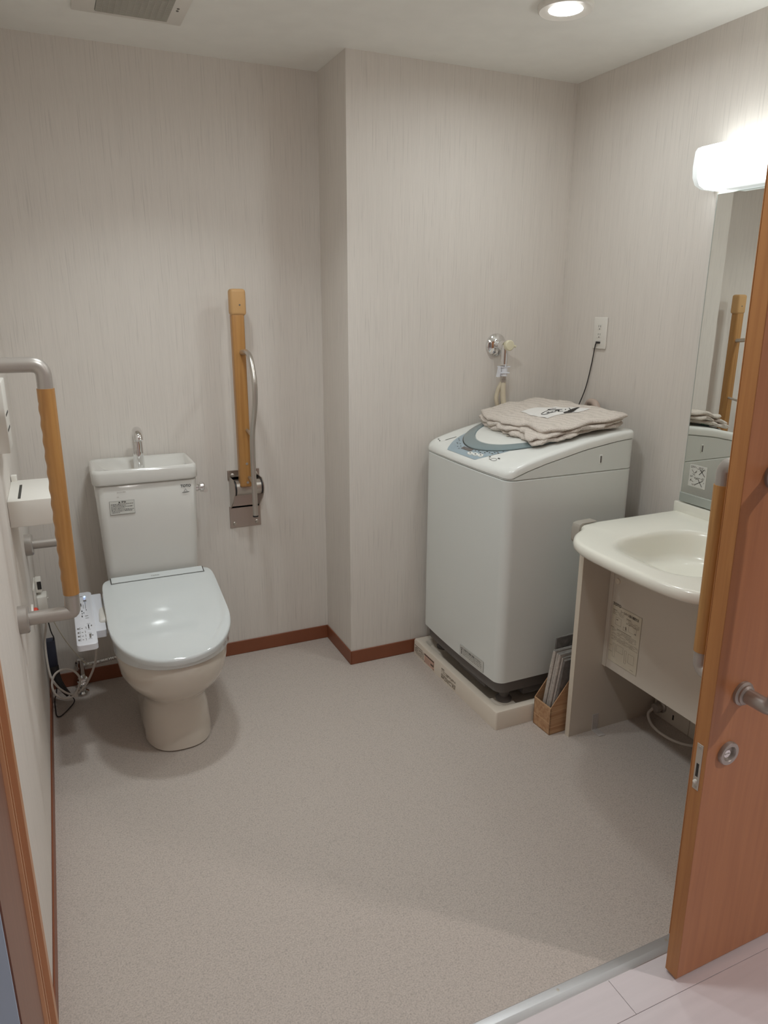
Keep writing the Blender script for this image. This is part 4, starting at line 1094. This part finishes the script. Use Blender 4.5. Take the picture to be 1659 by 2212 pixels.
b.mi = 1; sq(.03, .17, .905, .913); sq(.5, .66, .855, .863); sq(.0, .12, .60, .608); sq(.22, .72, .60, .607)
para(.03, .42, .885, 4); para(.5, .95, .835, 5)
para(.05, .9, .578, 6); para(.05, .97, .46, 5)
def frame2(u0, u1, v0, v1):
    b.mi = 2
    sq(u0, u1, v0, v0+.004); sq(u0, u1, v1-.004, v1); sq(u0, u0+.007, v0, v1); sq(u1-.007, u1, v0, v1)
frame2(.14, .34, .67, .80); frame2(.60, .86, .66, .78); frame2(.42, .54, .64, .70)
frame2(.14, .22, .10, .34); frame2(.26, .50, .22, .34); frame2(.55, .62, .10, .32); frame2(.68, .88, .14, .30)
b.mi = 1; sq(.17, .23, .755, .765); sq(.80, .86, .675, .684); sq(.50, .52, .66, .72)
b.mi = 2; sq(.02, .10, .28, .287); sq(.0, .13, .17, .177); sq(.78, .90, .045, .052)
b.build('instruction_sheet', [mat('sheet_translucent_beige', srgb(208, 200, 182), 0.5, var=0.01), mat('sheet_print', srgb(84, 78, 68), 0.6, var=0.02), mat('faint_sheet_print', srgb(158, 150, 134), 0.6, var=0.02)], t, flat=True)
# grey clip on the counter corner
b = MB()
Mx = Matrix.Translation((1.765, 1.876, 0)) @ Matrix.Rotation(radians(8), 4, 'Z')
prof = [(-0.030, ZT-0.055), (-0.022, ZT-0.066), (-0.010, ZT-0.060), (-0.010, ZT-0.004), (-0.002, ZT+0.003), (0.058, ZT+0.003), (0.058, ZT+0.006), (-0.012, ZT+0.008), (-0.024, ZT+0.004), (-0.030, ZT-0.008)]
b.prism(prof, 1, -0.010, 0.024, 0.0015, 2, M=Mx)
o = b.build('cane_holder_clip', M_clip); prop(o, 'grey rubber clip hooked over the far corner of the ivory basin counter', 'clip'); recenter(o)
# floor bracket
b = MB(); b.box((1.847, 1.8285, 0.0), (1.875, 1.8312, 0.068), 0.001, 1); b.box((1.847, 1.785, 0.0), (1.875, 1.8312, 0.003), 0.001, 1)
b.prism([(1.82, 0.003), (1.8285, 0.003), (1.8285, 0.012)], 0, 1.8605, 1.8615)
for z in (0.032, 0.055): b.lathe([(0, 0), (0.004, 0), (0, 0.002)], (1.861, 1.8285, z), 1, 12, -1)
for y in (1.795, 1.81): b.lathe([(0, 0), (0.004, 0), (0, 0.002)], (1.861, y, 0.003), 2, 12)
o = b.build('angle_bracket', M_bracket); prop(o, 'small translucent L-bracket joining the vanity side panel to the floor', 'bracket'); recenter(o)
# duct cover, outlet and hose under the basin
t = thing('skirting_duct', 'low grey duct cover along the wall under the basin', 'duct cover', (2.18, 1.5, 0))
for (ya, yb2) in ((1.655, 1.828), (1.48, 1.6535), (1.20, 1.4785)):
    b = MB(); b.box((2.150, ya, 0), (XW-0.006, yb2, 0.075), 0.002, 1); b.build('cover_section', M_vpanel, t)
b = MB(); b.box((2.1488, 1.727, 0.025), (2.151, 1.733, 0.045)); b.build('slot', M_ink, t)
t = thing('basin_stop_valve', 'grey capped valve on the wall under the basin with a white hose', 'valve', (2.14, 1.80, 0))
b = MB(); b.lathe([(0.024, 0.0), (0.024, 0.006), (0.016, 0.010), (0.016, 0.022), (0.020, 0.024), (0.018, 0.036), (0, 0.038)], (2.150, 1.79, 0.050), 0, 24, -1); b.build('valve_body', M_satin, t)
b = MB(); b.tube([(2.118, 1.80, 0.045), (2.095, 1.800, 0.026), (2.078, 1.765, 0.007), (2.066, 1.71, 0.006), (2.072, 1.65, 0.006), (2.105, 1.60, 0.006), (2.14, 1.57, 0.02)], 0.0055, 10, smooth=7)
b.build('white_hose', M_whitehose, t)

# ================================================================ newspaper file box
Mf = Matrix.Translation((1.682, 1.869, 0)) @ Matrix.Rotation(radians(2.0), 4, 'Z')
FW, FL, FH0, FH1 = 0.096, 0.27, 0.112, 0.30
t = thing('magazine_file', 'brown cardboard magazine file on the floor between the washer pan and the vanity', 'magazine file', (1.682, 1.869, 0))
sideprof = [(0, 0), (FL, 0), (FL, FH1), (0.16, FH1), (0.075, 0.205), (0.0, FH0)]
b = MB(); b.prism(sideprof, 1, 0, 0.003, 0, M=Mf); b.prism(sideprof, 1, FW-0.003, FW, 0, M=Mf)
b.box((0, 0, 0), (0.003, FW, FH0), M=Mf); b.box((FL-0.003, 0, 0), (FL, FW, FH1), M=Mf); b.box((0, 0, 0), (FL, FW, 0.003), M=Mf)
b.mi = 1
for z in (0.030, 0.062, 0.094):
    b.box((-0.0004, -0.0005, z), (0.16, 0.001, z+0.0022), M=Mf)
for z in (0.045,):
    b.box((-0.0006, 0, z), (0.001, FW, z+0.002), M=Mf)
b.box((-0.0006, 0.0, 0.108), (0.001, FW, 0.1115), M=Mf)
b.build('carton', [M_carton, M_cartonline], t)
random.seed(21)
specs = [  # y position at bottom, lean, thickness, x start, height, dark
 (0.0715, -0.017, 0.016, 0.012, 0.305, 0), (0.0565, -0.017, 0.011, 0.016, 0.300, 0), (0.0435, -0.017, 0.011, 0.014, 0.302, 0), (0.0325, -0.017, 0.007, 0.02, 0.292, 0), (0.0225, -0.0145, 0.008, 0.022, 0.285, 1),
]
labs = ['leftmost folded newspaper in the magazine file, pale front page facing out', 'second newspaper from the left in the magazine file', 'middle folded newspaper in the magazine file', 'thin folded newspaper right of the middle one in the magazine file', 'rightmost dark newspaper in the magazine file next to the vanity panel']
def news(yb, lean, th, xs_, h, dark, lab, x1=0.25, lx=0.03, z0=0.006):
    t = thing('newspaper', lab, 'newspaper', Mf @ Vector((0.13, yb, z0)), 'folded newspapers in the magazine file')
    b = MB()
    rings = []
    for k in range(7):
        q = k/6; z = z0+(h)*q; y = yb+lean*q; x0 = xs_+lx*q; X1 = x1+lx*0.3*q
        hh = th/2*(1.0 if k < 6 else 0.8)
        jit = [0.0008*sin(k*3+j*2+yb*500) for j in range(4)]
        rings.append([Mf @ Vector(p) for p in ((x0+0.001, y-hh, z+jit[0]), (x0-0.002, y-hh*0.4, z), (x0-0.002, y+hh*0.4, z), (x0+0.001, y+hh, z), (X1, y+hh, z), (X1, y-hh, z))])
    b.loft(rings); b.build('folded_sheets', M_news2 if dark else M_news, t, ang=30)
    b = MB()
    for j in range(5):
        yy2 = yb+lean-th/2*0.8+j*th*0.8/5
        b.box((xs_+lx, yy2, z0+h-0.001), (x1+lx*0.3-0.005, yy2+th*0.1, z0+h+0.0015*(1+sin(j*2.3))), 0, M=Mf)
    b.build('page_edges', M_newsedge, t)
for s_, lb in zip(specs, labs): news(*s_, lb)
news(0.0880, -0.004, 0.007, 0.055, 0.338, 1, 'tall dark newspaper standing highest at the back left of the magazine file', lx=0.02)

# ================================================================ sliding door
DX, DYa, DYb = 1.337, 0.917, 0.951
door = MB(); door.box((0, DYa, 0.008), (0.93, DYb, 2.07), 0.0015, 1)
MD = Matrix.Translation((DX, 0, 0)) @ Matrix.Rotation(radians(-1.0), 4, 'Y')
# the hanging door leans by about a degree
t = thing("door_1", None, None, (DX, (DYa+DYb)/2, 0))
t['kind'] = 'structure'
b = MB(); b.box((0.0015, DYa, 0.008), (0.93, DYb, 2.07), 0.001, 1, M=MD); slab = b.build('door_panel', M_door, t)
b = MB(); b.box((0, DYa-0.0002, 0.008), (0.0018, DYb+0.0002, 2.07), 0.0004, 1, M=MD); b.build('door_edge', M_dooredge, t)
def handle(sgn, yface, nm):
    y1 = yface + sgn*0.078
    hx = 0.082
    b = MB(); b.tube(fillet([MD @ Vector(v) for v in ((hx, yface, 0.752), (hx, y1, 0.752), (hx, y1, 0.80))], 0.045, 10), 0.0165, 20)
    h = b.build('handle_bend', M_satin, t)
    b = MB(); b.tube(fillet([MD @ Vector(v) for v in ((hx, yface, 1.225), (hx, y1, 1.225), (hx, y1, 1.178))], 0.045, 10), 0.0165, 20)
    b.build('handle_bend', M_satin, t)
    b = MB(); b.tube([MD @ Vector((hx, y1, 0.798+(1.18-0.798)*k/8)) for k in range(9)], 0.0185, 20); b.build('handle_grip', M_rail, t)
    for z in (0.752, 1.225):
        b = MB(); b.lathe([(0, 0), (0.027, 0), (0.027, 0.006), (0.022, 0.009), (0.022, 0.013), (0.018, 0.016), (0, 0.016)], MD @ Vector((hx, yface, z)), 1, 32, sgn); b.build('handle_flange', M_satin, t)
handle(-1, DYa, 'handle'); handle(1, DYb, 'handle')
# lock escutcheon on the hall face
c = MD @ Vector((0.062, DYa, 0.612))
b = MB(); b.lathe([(0.027, 0.0), (0.027, 0.006), (0.0255, 0.0085), (0.018, 0.0085), (0.0165, 0.0065), (0.0155, 0.001), (0.0, 0.001)], c, 1, 40, -1)
lk = b.build('lock_cup', M_satin, t)
b = MB(); b.lathe([(0, 0.001), (0.009, 0.001), (0.009, 0.0045), (0, 0.005)], c+Vector((-0.004, 0, 0)), 1, 24, -1); b.box(c+Vector((-0.011, -0.0065, -0.0012)), c+Vector((0.003, -0.004, 0.0012)), 0.0004, 1); b.build('turn_slot', M_chrome, lk)
# latch plate on the door edge
b = MB(); b.box((-0.0012, 0.926, 0.527), (0.0005, 0.942, 0.640), 0.0006, 1, M=MD); lp_ = b.build('latch_plate', M_brushed, t)
b = MB(); b.box((-0.0018, 0.931, 0.560), (-0.0008, 0.937, 0.592), M=MD); b.build('latch_slot', M_ink, lp_)
b = MB(); b.lathe([(0, 0), (0.0045, 0), (0.004, 0.005), (0, 0.007)], MD @ Vector((-0.0012, 0.934, 0.548)), 0, 16, -1); b.build('latch_pin', M_plastic, lp_)
for z in (0.632, 0.534):
    b = MB(); b.lathe([(0, 0), (0.004, 0), (0.003, 0.001), (0, 0.0005)], MD @ Vector((-0.0012, 0.934, z)), 0, 14, -1); b.build('latch_screw', M_satin, lp_)
b = MB(); b.box((-0.001, DYb, 0.112), (0.004, DYb+0.002, 2.05), 0.0005, 1, M=MD); b.build('edge_stop', M_dooredge, t)
